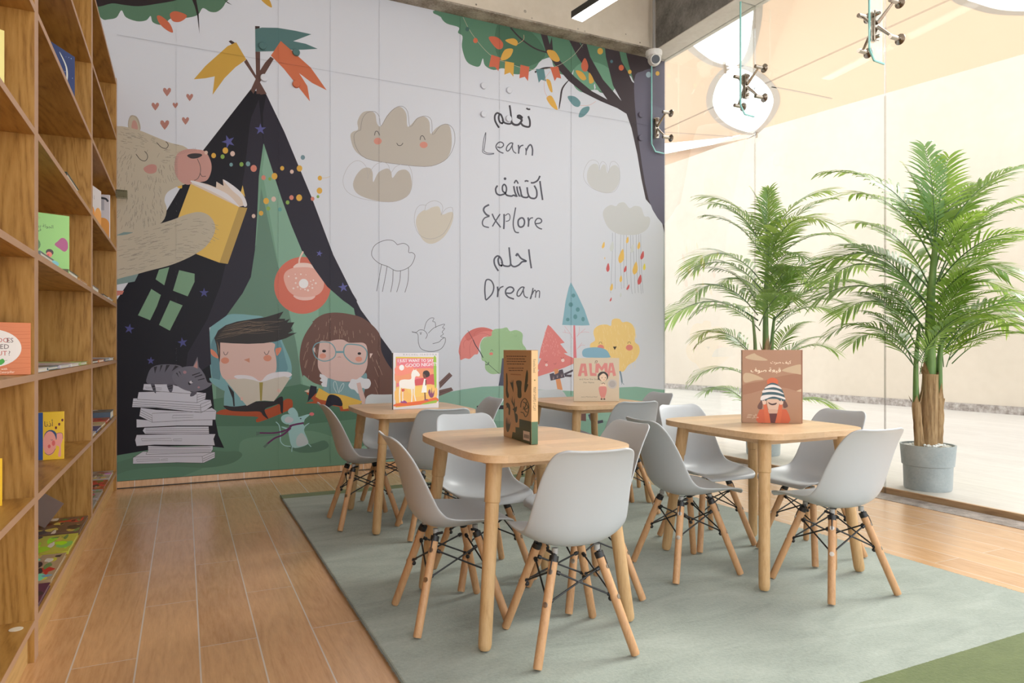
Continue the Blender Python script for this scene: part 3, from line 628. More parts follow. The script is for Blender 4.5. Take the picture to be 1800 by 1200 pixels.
for q in ([(275, 190), (308, 182), (285, 255)], [(340, 172), (360, 172), (330, 240)], [(395, 170), (430, 170), (378, 245)], [(480, 175), (515, 185), (445, 232)], [(485, 245), (500, 245), (518, 292)], [(512, 232), (524, 232), (540, 272)], [(640, 265), (718, 240), (720, 248), (645, 274)], [(664, 285), (738, 258), (740, 270), (668, 292)], [(695, 312), (760, 295), (762, 305), (700, 318)]): mur.pol(Vk, (46, 44, 50), q)
for q in ([(245, 350), (282, 355), (296, 440), (272, 420)], [(400, 358), (456, 355), (455, 410), (440, 435), (420, 420)], [(622, 470), (640, 430), (690, 428), (660, 465)]): mur.poly(Vk, (84, 82, 94), q, n=3)
for q in ([(254, 372), (286, 366), (288, 380), (258, 386)], [(262, 400), (292, 394), (292, 404), (266, 410)], [(408, 372), (454, 362), (454, 374), (412, 382)], [(414, 392), (452, 384), (452, 394), (418, 402)]): mur.pol(Vk, (44, 42, 48), q)
mur.dot(Vk, (40, 38, 44), 618, 346, 14, 16); mur.dot(Vk, (196, 192, 200), 632, 335, 17, 13); mur.dot(Vk, (40, 38, 44), 644, 330, 6); mur.dot(Vk, (160, 122, 130), 572, 240, 17, 15); mur.dot(Vk, (160, 122, 130), 705, 385, 12, 10)
# --- mouse
MS = (150, 188, 190)
mur.poly(Vl, (84, 116, 100), [(1090, 1080), (1200, 1060), (1420, 1040), (1600, 990), (1660, 1080), (1500, 1150), (1250, 1160)], n=4)
mur.st(Vl, MS, [(920, 730), (965, 780), (985, 900), (985, 1000), (1040, 1060), (1130, 1075)], 13); mur.st(Vl, MS, [(1310, 840), (1330, 790), (1390, 745)], 16, tap=True); mur.st(Vl, MS, [(1360, 1020), (1415, 1080)], 12); mur.st(Vl, MS, [(1150, 1060), (1142, 1150)], 12); mur.st(Vl, MS, [(1000, 800), (1060, 820), (1120, 835)], 22, tap=True)
mur.poly(Vl, MS, [(1110, 800), (1300, 760), (1318, 860), (1360, 960), (1375, 1030), (1300, 1075), (1160, 1090), (1110, 960)], n=4); mur.poly(Vl, (176, 186, 190), [(1210, 960), (1280, 885), (1350, 960), (1372, 1030), (1290, 1070), (1215, 1060)], n=4)
mur.poly(Vl, MS, [(1140, 660), (1240, 660), (1360, 625), (1395, 630), (1330, 690), (1300, 745), (1170, 790), (1100, 770)], n=4)
mur.poly(Vl, MS, [(1090, 590), (1110, 545), (1170, 532), (1225, 600), (1232, 680), (1190, 670), (1120, 630)], n=4); mur.poly(Vl, MS, [(992, 670), (1030, 632), (1110, 625), (1190, 690), (1160, 740), (1080, 765), (1010, 730)], n=4); mur.poly(Vl, (182, 184, 192), [(1040, 700), (1090, 655), (1165, 690), (1140, 735), (1070, 740)], n=4)
mur.dot(Vl, (206, 112, 116), 1424, 620, 34, 24); mur.dot(Vl, (64, 70, 80), 1268, 684, 12, 9)
mur.st(Vl, (98, 52, 92), [(1110, 788), (1200, 765), (1310, 745)], 26); mur.st(Vl, (98, 52, 92), [(1140, 790), (1050, 850), (900, 885), (690, 885)], 22); mur.st(Vl, (98, 52, 92), [(1130, 815), (1020, 910), (900, 960), (785, 1050)], 24)
mur.pol(Vl, (86, 110, 100), [(640, 868), (692, 868), (692, 905), (645, 928)]); mur.pol(Vl, (86, 110, 100), [(738, 1072), (800, 1030), (812, 1050), (765, 1098)])
# --- clouds
CL = (178, 171, 163); GY = (128, 124, 124)
mur.poly(Vd, CL, [(78, 270), (90, 245), (118, 232), (115, 190), (140, 145), (180, 135), (208, 150), (218, 200), (238, 215), (270, 160), (310, 120), (345, 115), (372, 150), (378, 215), (400, 205), (430, 172), (470, 165), (495, 195), (500, 255), (530, 225), (570, 205), (600, 215), (612, 280), (605, 350), (570, 400), (500, 425), (420, 425), (260, 408), (160, 385), (100, 340)], n=4)
mur.st(Vd, GY, [(132, 235), (140, 180), (165, 145), (205, 138), (230, 165), (238, 215), (270, 165), (310, 122), (350, 110), (380, 140), (392, 220), (430, 175), (475, 162), (505, 185), (512, 260), (550, 215), (590, 205), (622, 235), (628, 300), (600, 370), (550, 410), (470, 428), (300, 412), (160, 385), (110, 330), (96, 270), (110, 245), (132, 235)], 2.2, n=3)
for x, y in ((218, 252), (458, 276)): mur.st(Vd, INK, [(x - 13, y + 12), (x - 8, y - 8), (x + 4, y - 8), (x + 14, y + 12)], 3.2)
mur.dot(Vd, (200, 138, 124), 222, 294, 21, 18); mur.dot(Vd, (200, 138, 124), 464, 314, 21, 17); mur.st(Vd, INK, [(322, 304), (330, 316), (345, 316), (355, 304)], 3.2)
mur.poly(Vd, CL, [(92, 530), (105, 480), (140, 440), (178, 435), (195, 460), (198, 510), (225, 460), (270, 438), (292, 455), (300, 488), (330, 452), (370, 445), (395, 475), (400, 540), (370, 590), (300, 615), (200, 605), (120, 575)], n=4)
mur.st(Vd, (168, 164, 166), [(168, 495), (165, 440), (140, 405), (105, 398), (65, 430), (38, 500), (60, 560), (130, 595), (250, 614), (330, 608), (390, 570), (405, 490), (390, 430), (355, 415), (315, 430), (290, 462), (280, 425), (255, 405), (215, 415), (185, 450), (168, 495)], 1.8, n=3)
mur.poly(Vd, (196, 189, 178), [(425, 740), (430, 690), (460, 660), (480, 658), (510, 642), (545, 640), (562, 680), (600, 668), (620, 675), (612, 730), (570, 800), (510, 835), (460, 815)], n=4)
mur.st(Vd, (160, 156, 158), [(470, 660), (480, 625), (520, 608), (555, 622), (565, 650), (555, 685), (580, 652), (615, 645), (612, 700), (570, 780), (500, 810), (440, 785), (415, 720), (422, 660), (445, 632), (478, 632)], 1.8, n=3)
mur.st(Vd, (96, 94, 100), [(325, 840), (300, 818), (255, 818), (205, 845), (190, 895), (225, 935), (275, 955), (320, 978), (365, 970), (400, 945), (418, 900), (405, 882), (385, 880), (385, 850), (360, 833), (325, 840)], 2.8)
for q in ([(242, 942), (230, 1010), (216, 1085)], [(271, 955), (260, 1020), (246, 1088)], [(303, 972), (301, 1030), (290, 1090)], [(342, 978), (338, 1030), (322, 1090)], [(384, 962), (382, 1030), (365, 1092)]): mur.st(Vd, (96, 94, 100), q, 2.8)
CG = (192, 193, 194)
mur.poly(Vg, CG, [(652, 420), (665, 380), (690, 362), (712, 370), (718, 400), (735, 370), (752, 372), (762, 412), (780, 380), (805, 370), (825, 390), (828, 450), (805, 500), (760, 522), (700, 505), (660, 470)], n=4)
mur.st(Vg, (170, 170, 174), [(718, 400), (715, 360), (690, 342), (660, 352), (636, 400), (638, 450), (680, 495), (745, 518), (800, 512), (828, 460), (825, 380), (800, 350), (778, 360), (768, 412), (755, 365), (735, 350), (722, 370), (718, 400)], 1.8, n=3)
rain = [[(790, 735), (788, 860), (780, 1062)], [(805, 735), (805, 880), (804, 1040)], [(835, 735), (833, 880), (838, 1040)], [(850, 740), (852, 1035)], [(866, 740), (866, 940), (874, 1050)], [(888, 745), (890, 1000), (897, 1066)], [(900, 745), (912, 1062)], [(918, 745), (920, 900), (930, 1060)], [(932, 742), (934, 900), (946, 1066)], [(942, 742), (945, 900), (955, 1062)]]
for q in rain: mur.st(Vg, (150, 154, 166), q, 1.9)
for x, y, r, c, t in ((740, 803, 20, 0, 15), (748, 873, 7, 0, 0), (765, 924, 26, 1, 5), (786, 810, 30, 2, 10), (837, 863, 42, 0, 12), (858, 932, 20, 1, 15), (870, 775, 20, 0, 10), (896, 822, 26, 2, 10), (932, 805, 22, 0, 10), (950, 858, 26, 1, 15), (912, 928, 38, 0, 10), (962, 920, 20, 3, 5), (936, 990, 30, 1, 12), (835, 985, 20, 0, 5), (784, 1030, 22, 0, 12), (873, 1030, 18, 1, 25), (834, 1072, 14, 2, 5), (780, 1096, 13, 1, 20)):
    k = ((222, 182, 100), (196, 96, 98), (196, 200, 200), (220, 204, 90))[c]; a = R(t)
    mur.poly(Vg, k, [(x + sin(a) * r, y - cos(a) * r), (x + r * .36, y + r * .3), (x - sin(a) * r * .8, y + cos(a) * r * .9), (x - r * .36, y + r * .2)], n=3)
mur.poly(Vg, CG, [(738, 640), (748, 605), (780, 585), (808, 592), (825, 575), (855, 572), (882, 602), (910, 590), (945, 600), (962, 645), (985, 648), (994, 670), (980, 712), (940, 740), (890, 748), (820, 742), (765, 705)], n=4)
# --- lettering
K1 = (68, 66, 72); K2 = (86, 87, 98)
def words(vw, c, L):
    for w_, pts in L: mur.st(vw, c, pts, w_ * 1.12, n=6)
words(W1, K1, [(26, [(1052, 200), (1085, 220), (1120, 218)]), (30, [(1085, 340), (1112, 420), (1112, 510), (1075, 530), (1000, 510), (965, 475), (945, 450)]), (34, [(890, 345), (930, 330), (975, 365), (940, 375), (905, 360), (890, 345)]), (34, [(905, 365), (950, 385), (970, 420), (920, 485), (860, 495), (815, 475), (790, 440)]), (28, [(757, 150), (775, 270), (790, 440), (765, 475), (700, 470), (655, 445), (630, 400)]), (28, [(640, 470), (590, 450), (565, 380), (575, 320), (600, 310), (630, 370), (645, 440), (620, 470)]), (28, [(590, 310), (540, 285), (500, 330), (500, 410), (530, 480), (572, 545)])])
words(W1, K2, [(11, [(338, 625), (310, 720), (290, 850), (285, 935)]), (11, [(340, 630), (335, 740), (318, 860), (305, 950)]), (11, [(280, 930), (290, 980), (380, 1015), (485, 1005)]), (11, [(300, 950), (370, 990), (485, 993)]), (18, [(540, 880), (600, 895), (648, 860), (640, 815), (590, 795), (540, 825), (518, 880), (550, 940), (600, 975), (650, 992)]), (18, [(815, 815), (770, 815), (715, 870), (700, 930), (725, 955), (765, 920), (800, 860), (815, 812)]), (16, [(805, 850), (810, 920), (835, 970), (875, 995)]), (24, [(912, 845), (920, 920), (915, 1000)]), (20, [(920, 930), (950, 870), (1000, 850)]), (18, [(1040, 900), (1048, 960), (1044, 1025)]), (24, [(1050, 950), (1090, 870), (1130, 845), (1160, 920), (1156, 1035)])])
words(W2, (80, 80, 90), [(20, [(668, 135), (684, 145)]), (26, [(672, 138), (682, 142)]), (26, [(1290, 180), (1310, 330), (1338, 515)]), (26, [(1292, 90), (1250, 170), (1180, 210), (1130, 210)]), (26, [(1190, 260), (1230, 340), (1235, 440), (1200, 485), (1130, 478), (1095, 440)]), (24, [(1022, 188), (1055, 176), (1090, 188)]), (26, [(1065, 290), (1075, 380), (1090, 440), (1060, 470), (990, 460), (965, 420)]), (26, [(930, 275), (955, 370), (965, 460)]), (26, [(885, 275), (900, 370), (935, 455)]), (26, [(830, 270), (850, 370), (890, 460)]), (22, [(838, 222), (872, 170), (910, 228)]), (26, [(870, 450), (830, 430), (790, 445), (710, 430), (665, 380)]), (24, [(700, 400), (640, 360), (632, 280), (665, 240), (700, 290), (695, 370), (650, 420)]), (26, [(545, 260), (512, 320), (530, 400), (590, 428), (660, 410)])])
mur.dot(W2, (80, 80, 90), 677, 140, 24)
words(W2, K2, [(28, [(398, 596), (320, 640), (302, 700), (350, 770), (405, 795)]), (20, [(405, 800), (320, 830), (280, 900), (300, 970), (395, 998)]), (22, [(450, 755), (500, 860), (600, 995)]), (20, [(590, 760), (520, 870), (455, 980)]), (26, [(660, 760), (662, 880), (655, 1025)]), (14, [(680, 790), (735, 755), (765, 800), (750, 870), (690, 890)]), (20, [(864, 645), (840, 780), (822, 900), (828, 1000), (860, 1075), (922, 1088)]), (26, [(960, 825), (912, 870), (910, 950), (945, 990), (1000, 970), (1020, 900), (1000, 840), (960, 825)]), (26, [(1082, 820), (1092, 900), (1085, 985)]), (18, [(1092, 900), (1120, 840), (1170, 825)]), (20, [(1215, 930), (1290, 920), (1322, 885), (1300, 845), (1245, 840), (1205, 900), (1230, 970), (1280, 1010), (1328, 1025)])])
words(W3, K2, [(26, [(1095, 180), (1112, 330), (1140, 515)]), (34, [(870, 300), (890, 265), (910, 270)]), (26, [(900, 260), (960, 340), (1050, 388), (980, 400), (920, 455), (850, 485), (800, 470), (775, 430)]), (26, [(748, 145), (760, 270), (775, 430), (750, 475), (680, 475), (640, 455), (615, 400)]), (26, [(630, 470), (575, 450), (555, 370), (575, 320), (605, 340), (630, 430), (605, 480)]), (26, [(590, 315), (540, 298), (490, 350), (490, 430), (520, 500), (560, 560)])])
words(W3, K2, [(22, [(335, 1065), (322, 900), (335, 750), (375, 710), (440, 740), (480, 840), (450, 960), (360, 1060), (338, 1065)]), (26, [(545, 835), (552, 920), (545, 1020)]), (20, [(552, 930), (590, 860), (650, 830)]), (24, [(700, 950), (780, 950), (830, 900), (810, 855), (750, 845), (695, 890), (690, 960), (740, 1020), (835, 1055)]), (20, [(1010, 845), (960, 850), (900, 920), (890, 990), (930, 1000), (980, 930), (1015, 840)]), (18, [(1000, 900), (1010, 980), (1040, 1020), (1080, 1030)]), (20, [(1170, 860), (1150, 960), (1118, 1055)]), (24, [(1140, 1000), (1122, 1052)]), (16, [(1150, 980), (1195, 900), (1220, 930), (1210, 1030)]), (16, [(1215, 960), (1250, 910), (1285, 925), (1278, 1035)])])
# --- top-right tree
TG = (90, 128, 106); TR = (66, 58, 62)
mur.poly(Ve, TG, [(55, 60), (60, 120), (100, 165), (185, 192), (180, 230), (212, 255), (208, 330), (240, 430), (300, 466), (335, 462), (355, 410), (370, 460), (430, 492), (500, 480), (560, 518), (640, 518), (720, 480), (760, 430), (830, 405), (850, 460), (900, 520), (960, 530), (990, 590), (1040, 645), (1110, 640), (1140, 600), (1180, 650), (1260, 648), (1300, 600), (1420, 560), (1430, 300), (1500, 60), (800, -60)], n=4)
mur.poly(Ve, (76, 110, 90), [(460, 170), (560, 180), (700, 230), (790, 350), (770, 420), (650, 470), (500, 440), (440, 330)], n=4)
mur.poly(Ve, (110, 152, 128), [(990, 590), (1000, 480), (1100, 430), (1240, 480), (1290, 600), (1240, 650), (1140, 630), (1050, 648)], n=4)
for q in ([(740, 470), (770, 420), (835, 400), (850, 465), (800, 480)], [(975, 530), (995, 485), (985, 540)]): mur.pol(Ve, WHT, q)
mur.pol(Ve, TR, [(750, 200), (800, 220), (830, 330), (900, 430), (1000, 540), (1120, 640), (1230, 700), (1120, 540), (1020, 400), (950, 260), (1000, 250), (1060, 340), (1020, 250), (1070, 260), (1110, 400), (1200, 560), (1330, 710), (1270, 600), (1220, 400), (1200, 200), (1290, 250), (1330, 430), (1420, 585), (1380, 450), (1345, 300), (1420, 300), (1700, 300), (1700, 1680), (1636, 1660), (1610, 1540), (1560, 1470), (1500, 1400), (1470, 1260), (1440, 1080), (1400, 900), (1365, 800), (1300, 760), (1180, 710), (1060, 650), (960, 570), (880, 480), (800, 370)])
mur.poly(Ve, (100, 97, 112), [(1420, 560), (1480, 500), (1560, 480), (1700, 480), (1700, 1640), (1640, 1600), (1520, 1400), (1440, 900)], n=4)  # paler lower trunk: window glare painted into the print colour
mur.pol(Ve, TR, [(815, 350), (840, 260), (848, 350)])
mur.st(Ve, TR, [(550, 195), (620, 270), (720, 340), (810, 370)], 10); mur.st(Ve, TR, [(720, 508), (780, 480), (840, 476)], 12); mur.st(Ve, TR, [(962, 560), (915, 620), (900, 700), (890, 768)], 12, tap=True)
mur.st(Ve, (172, 168, 150), [(215, 120), (280, 240), (400, 380), (520, 440), (700, 490), (860, 470), (980, 400), (1060, 310)], 3)
for q, c in (([(415, 385), (478, 405), (465, 500), (440, 470), (398, 470)], 0), ([(512, 430), (574, 442), (570, 540), (545, 510), (506, 525)], 1), ([(620, 455), (682, 470), (672, 570), (650, 540), (612, 550)], 0), ([(728, 485), (785, 485), (800, 572), (765, 560), (748, 582)], 2), ([(828, 472), (885, 468), (906, 552), (875, 545), (860, 570)], 0)): mur.pol(Ve, ((196, 104, 80), (206, 160, 76), (94, 132, 136))[c], q)
for q, c in (([(395, 265), (450, 260), (495, 300), (490, 340), (450, 340)], 0), ([(512, 285), (570, 270), (600, 295), (585, 322)], 1), ([(480, 415), (510, 350), (566, 345), (550, 395), (510, 422)], 1), ([(805, 355), (860, 360), (896, 420), (870, 434), (830, 410)], 1), ([(1046, 460), (1072, 408), (1096, 460), (1085, 500), (1060, 498)], 0), ([(1008, 496), (1050, 505), (1082, 550), (1060, 565), (1030, 540)], 1), ([(1102, 510), (1125, 540), (1135, 575), (1108, 588), (1100, 560)], 1), ([(800, 560), (830, 570), (845, 645), (825, 635)], 1), ([(802, 690), (840, 676), (882, 770), (840, 750)], 1), ([(950, 680), (1000, 678), (1040, 715), (1030, 750), (990, 740)], 2), ([(1028, 820), (1050, 765), (1100, 748), (1100, 780), (1060, 820)], 2)): mur.poly(Ve, ((196, 104, 80), (208, 162, 80), (104, 140, 146))[c], q, n=4)
for x, y, r, c in ((303, 285, 16, 0), (1180, 360, 20, 1), (1328, 476, 18, 0), (1388, 505, 13, 1), (1260, 432, 10, 2), (1520, 525, 18, 3), (1583, 516, 14, 1), (246, 205, 14, 4)): mur.dot(Ve, ((200, 108, 80), (210, 164, 80), (84, 116, 124), (164, 184, 194), (74, 104, 98))[c], x, y, r, r * 1.15)
mur.st(Ve, (214, 180, 150), [(600, 310), (640, 280), (643, 245)], 2.5); mur.st(Ve, (206, 160, 150), [(830, 500), (790, 560), (790, 640), (815, 690)], 2.5); mur.st(Ve, (206, 160, 150), [(1040, 742), (1100, 740), (1150, 712)], 2.5)
mur.pol(Ve, WHT, [(1385, 530), (1398, 538), (1418, 585), (1402, 570)]); mur.pol(Ve, WHT, [(1136, 600), (1142, 585), (1148, 618), (1140, 632)])
# --- right-hand hill, characters
HILL = (134, 172, 156)
mur.pol(Vh, HILL, [(-300, 1300), (-250, 1180), (-200, 1120), (-90, 1060), (20, 960), (70, 860), (90, 800), (340, 762), (480, 735), (600, 718), (760, 712), (940, 735), (1100, 742), (1180, 745), (1350, 735), (1480, 722), (1580, 718), (1680, 730), (1800, 742), (1800, 1300)])
mur.poly(Vh, (120, 158, 142), [(300, 1000), (600, 930), (1000, 960), (1300, 920), (1560, 980), (1800, 960), (1800, 1300), (200, 1300)], n=3)
mur.st(Vh, (98, 98, 106), [(160, 372), (195, 385), (200, 440), (220, 480), (280, 496), (340, 480), (368, 440), (368, 408), (345, 420), (330, 435), (290, 446)], 3.4)
mur.st(Vh, (98, 98, 106), [(158, 370), (186, 374), (205, 360), (235, 362), (256, 388), (245, 415)], 3.4); mur.st(Vh, (98, 98, 106), [(236, 358), (250, 310), (275, 285), (298, 285), (290, 305), (305, 310), (310, 345)], 3.2); mur.st(Vh, (98, 98, 106), [(262, 380), (300, 345), (364, 322), (352, 345), (366, 350), (350, 372), (358, 385), (340, 400), (366, 408)], 3.2); mur.st(Vh, (98, 98, 106), [(210, 372), (214, 388), (220, 372)], 3)
mur.poly(Vo, (212, 128, 122), [(88, 745), (110, 650), (160, 580), (230, 535), (310, 518), (380, 530), (430, 560), (405, 610), (330, 612), (290, 680), (275, 770), (240, 780), (195, 820), (150, 815), (105, 832), (98, 790)], n=3)
mur.poly(Vo, (200, 112, 106), [(150, 590), (230, 538), (310, 520), (380, 530), (420, 555), (330, 556), (240, 600), (180, 650)], n=3)
mur.many(Vo, (182, 98, 94), [[(225, 620), (160, 640), (135, 670), (140, 720)], [(225, 630), (195, 700), (200, 815)], [(235, 605), (320, 575), (405, 605)], [(235, 600), (250, 560), (300, 540)]], 2.6)
mur.poly(Vo, (152, 184, 142), [(330, 620), (400, 600), (410, 555), (440, 535), (500, 530), (550, 520), (580, 555), (640, 545), (700, 580), (700, 670), (740, 740), (740, 900), (540, 950), (480, 960), (400, 965), (345, 920), (340, 850), (310, 830), (300, 740), (295, 680)], n=4)
fz = []
for i in range(70):
    a = rr.uniform(0, 2 * pi); x = 500 + 195 * cos(a); y = 745 + 205 * sin(a); fz.append([(x, y), (x + rr.uniform(-8, 8), y + rr.uniform(6, 14))])
mur.many(Vo, (158, 190, 150), fz, 5, sm=False)
mur.dot(Vo, (214, 124, 116), 400, 772, 18, 14); mur.st(Vo, (92, 118, 92), [(392, 748), (405, 732), (418, 748)], 4)
mur.st(Vo, (56, 60, 72), [(228, 640), (250, 690), (290, 750), (322, 810)], 8); mur.st(Vo, (56, 60, 72), [(176, 548), (200, 590), (228, 640)], 4); mur.st(Vo, (56, 60, 72), [(340, 840), (400, 895), (480, 965)], 4); mur.st(Vo, (56, 60, 72), [(345, 878), (372, 872), (376, 850)], 6)
mur.pol(Vo, (80, 82, 98), [(505, 815), (545, 815), (560, 1080), (470, 1078), (490, 960)])
for q in ([(330, 690), (395, 627), (415, 648), (335, 730)], [(330, 740), (408, 722), (420, 742), (330, 778)]): mur.pol(Vh, (116, 92, 90), q)
mur.many(Vh, (92, 72, 70), [[(340, 700), (398, 642)], [(345, 712), (405, 655)], [(335, 755), (412, 735)]], 3, sm=False)
mur.poly(Vp, (212, 128, 126), [(132, 460), (160, 480), (300, 640), (255, 652), (330, 745), (292, 745), (320, 765), (400, 800), (390, 850), (300, 890), (160, 940), (0, 990), (45, 912), (8, 912), (65, 800), (42, 796), (60, 700), (110, 520)], False)
mur.many(Vp, (228, 168, 162), [[(x := rr.uniform(90 - (y_ - 500) * .1, 170 + (y_ - 500) * .38), y_), (x + 3, y_ + 16)] for y_ in [rr.uniform(510, 770) for _ in range(60)]], 2.6, sm=False)
mur.st(Vp, (156, 88, 88), [(100, 826), (112, 838), (128, 826)], 4); mur.st(Vp, (156, 88, 88), [(262, 788), (276, 800), (290, 786)], 4); mur.st(Vp, (156, 88, 88), [(190, 848), (204, 858), (216, 842)], 3); mur.dot(Vp, (226, 196, 192), 118, 864, 14); mur.dot(Vp, (226, 196, 192), 282, 818, 17)
mur.pol(Vp, (210, 146, 104), [(192, 905), (235, 905), (280, 1115), (228, 1115)]); mur.pol(Vp, (86, 78, 88), [(148, 955), (190, 942), (198, 960), (235, 945), (245, 915), (280, 908), (300, 990), (250, 1000), (160, 1022)]); mur.pol(Vp, (86, 78, 88), [(290, 950), (385, 908), (382, 930), (300, 968)]); mur.pol(Vp, (86, 78, 88), [(300, 960), (372, 962), (366, 985), (300, 982)])
for x, y in ((185, 985), (225, 970), (268, 960)): mur.pol(Vp, (150, 132, 136), [(x - 14, y - 22), (x - 4, y + 22), (x + 6, y - 14), (x + 10, y + 18), (x, y + 26)])
mur.pol(Vp, (210, 124, 132), [(388, 450), (404, 450), (422, 820), (388, 820)])
mur.many(Vp, (208, 158, 168), [[(385, 605), (350, 540), (300, 475)], [(350, 548), (318, 540), (280, 535)], [(308, 540), (300, 510)], [(420, 580), (460, 540), (508, 500)], [(430, 575), (446, 530), (448, 480)], [(460, 540), (500, 532), (548, 538)], [(425, 705), (445, 680), (475, 640)], [(440, 690), (470, 665), (505, 668)]], 3.2)
mur.poly(Vp, (132, 172, 186), [(362, 34), (372, 50), (430, 160), (500, 310), (552, 465), (480, 468), (380, 466), (275, 462), (290, 360), (310, 220), (340, 90)], False)
for x, y, rx, ry in ((388, 167, 19, 20), (362, 258, 23, 23), (432, 308, 20, 23), (407, 380, 20, 25), (331, 408, 18, 18), (485, 404, 17, 23)): mur.dot(Vp, (98, 142, 148), x, y, rx, ry)
mur.poly(Vp, (228, 196, 130), [(555, 690), (560, 650), (605, 615), (590, 550), (600, 500), (650, 465), (720, 458), (765, 470), (775, 415), (810, 398), (855, 405), (880, 435), (930, 430), (985, 465), (1012, 550), (1005, 630), (1045, 670), (1052, 740), (1010, 820), (940, 865), (900, 920), (860, 930), (700, 900), (560, 800)], n=4)
mur.many(Vp, (234, 210, 160), [[(x := rr.uniform(610, 1030), y_ := rr.uniform(450, 880)), (x + 2, y_ + rr.uniform(18, 40))] for _ in range(110)], 2.6, sm=False)
mur.dot(Vp, (216, 132, 122), 662, 690, 34, 30); mur.dot(Vp, (216, 132, 122), 950, 690, 35, 30)
mur.st(Vp, (96, 82, 66), [(645, 655), (652, 636), (668, 636), (676, 655)], 4); mur.st(Vp, (96, 82, 66), [(934, 650), (940, 634), (956, 634), (964, 652)], 4); mur.pol(Vp, (72, 62, 54), [(785, 680), (824, 678), (804, 714)])
mur.poly(Vp, (132, 172, 194), [(475, 745), (495, 705), (570, 688), (650, 690), (720, 715), (755, 770), (750, 790), (620, 792), (500, 785)], n=4)
mur.st(Vp, (120, 138, 152), [(855, 925), (868, 980), (876, 1040)], 16); mur.many(Vp, (120, 138, 152), [[(876, 1040), (870, 1060)], [(876, 1040), (896, 1062)]], 5, sm=False)
# hidden-by-furniture lower bits of the figures' ground
mur.poly(PX, (208, 166, 78), [(740, 735), (775, 730), (775, 760), (735, 760)], False); mur.pol(PX, (44, 42, 50), [(838, 713), (885, 712), (885, 719), (838, 719)]); mur.poly(PX, (104, 76, 72), [(935, 712), (950, 705), (1030, 716), (1030, 740), (940, 730)], False)
mur.st(PX, (72, 70, 84), [(1036, 728), (1040, 738), (1048, 742), (1060, 740)], 5)
mural = thing('wall_mural', 'printed children\'s wall mural of a bear, a dark tent, clouds, trees and lettering', 'mural', (1.6, WY, 1.6))
MB().box((-.66, WY - .004, .046), (3.682, WY + .019, 3.274)).build('panel', mat('mural_backing', rgb(*WHT, 1.06), .42, .28), mural, 0, org=(1.6, WY, 1.6))
mur.build('print', mural, (1.6, WY, 1.6))
jt = MB(); M_jt = mat('panel_joint', (.34, .34, .36, 1), .25, .5)
for x in (310, 489, 580, 666, 808, 877, 1003):
    xx = at_y(x, 400, WY).x; jt.box((xx - .0008, WY - .0135, .05), (xx + .0008, WY - .004, 3.27))
zz = at_y(400, 101, WY).z
jt.box((-.36, WY - .0135, 2.70), (3.5, WY - .004, 2.7024))
jt.build('panel_joint', glass_mat('joint_film', (.965, .965, .97, 1), .4), mural, 0, org=(1.6, WY, 1.6))
CAPC = {(462, 80): (80, 112, 112), (521, 91): (80, 112, 112), (464.6, 136): WHT, (521, 147): (192, 106, 74), (1127.5, 201): (100, 97, 112), (1127.5, 242): (100, 97, 112)}  # the two trunk caps repeat the trunk's painted glare tone
for px, py in ((462, 80), (521, 91), (464.6, 136), (521, 147), (851, 150), (896, 158), (851, 200), (895, 208), (1127.5, 201), (1127.5, 242)):
    q = at_y(px, py, WY - .02); c = CAPC.get((px, py), WHT)
    MB().tube([q + V3((0, .016, 0)), q + V3((0, .004, 0)), q], [.024, .024, .021], 22).build('bolt_cap', mat('mural_%d_%d_%d' % c, rgb(*c, 1.06), .42, .28), mural, 30, org=(1.6, WY, 1.6))
# ================================================================== BOOKCASE
def wd(name, sc, **k): return wood(name, (.22, .095, .018, 1), (.43, .225, .055, 1), (.55, .31, .092, 1), sc, .42, **k)
M_wv = wd('oak_veneer_vertical', (9, 5.5, 1.0), ring=.55, fig=5)
M_wy = wd('oak_veneer_lengthwise', (6, .8, 8), ring=.55, fig=5)
M_wp = wood('pale_oak_plinth', (.46, .26, .09, 1), (.60, .37, .14, 1), (.68, .44, .19, 1), (6, .6, 6), .45)
M_we = mat('edge_banding', (.50, .30, .185, 1), .45, .35)
BX, BXB = -.36, -.66; COLS = [(.98, 2.207), (2.255, 3.452), (3.497, 4.66)]; SZ = [.113 + .3285 * i for i in range(8)]; TH_ = .018
bc = thing('bookcase', 'long open oak bookcase along the left wall up to the mural', 'bookcase', (BX, 2.8, 0))
def bl(lo, hi, nm, m, bev=.0006):
    o = V3((BX, 2.8, 0)); return MB().box(tuple(V3(lo) - o), tuple(V3(hi) - o)).build(nm, m, bc, 0, bev)
for y0, y1 in ((.94, .98), (2.207, 2.255), (3.452, 3.497), (4.66, 4.70)):
    z0 = .095 if y0 == 3.452 else 0
    d = bl((BXB, y0, z0), (BX - .001, y1, 2.43), 'divider', M_wv); o = V3((BX, 2.8, 0))
    MB().box(tuple(V3((BX - .001, y0, z0)) - o), tuple(V3((BX, y1, 2.43)) - o)).build('edge_band', M_we, d, 0)
for y0, y1 in COLS:
    for z in SZ:
        s = bl((BXB, y0, z - TH_), (BX - .001, y1, z), 'shelf', M_wy)
        MB().box(tuple(V3((BX - .001, y0, z - TH_)) - o), tuple(V3((BX, y1, z)) - o)).build('edge_band', M_we, s, 0)
    bl((BX - .05, y0, 0), (BX - .016, y1 + (.045 if y0 == 2.255 else 0), SZ[0] - TH_), 'plinth', M_wp)
bl((BXB - .012, .94, 0), (BXB, 4.70, 2.43), 'back_panel', M_wv)
tg = MB().box((-.028, -.045, -.022), (.030, .0, .022)); tg = tag(tg.build('shelf_tag', glass_mat('clear_acrylic', (.62, .64, .58, 1), 1.0), None, 0), 'clear plastic tag sticking out from the far end of a shelf edge', 'shelf tag')
tg.location = (BX + .031, 4.62, SZ[5] - .02)
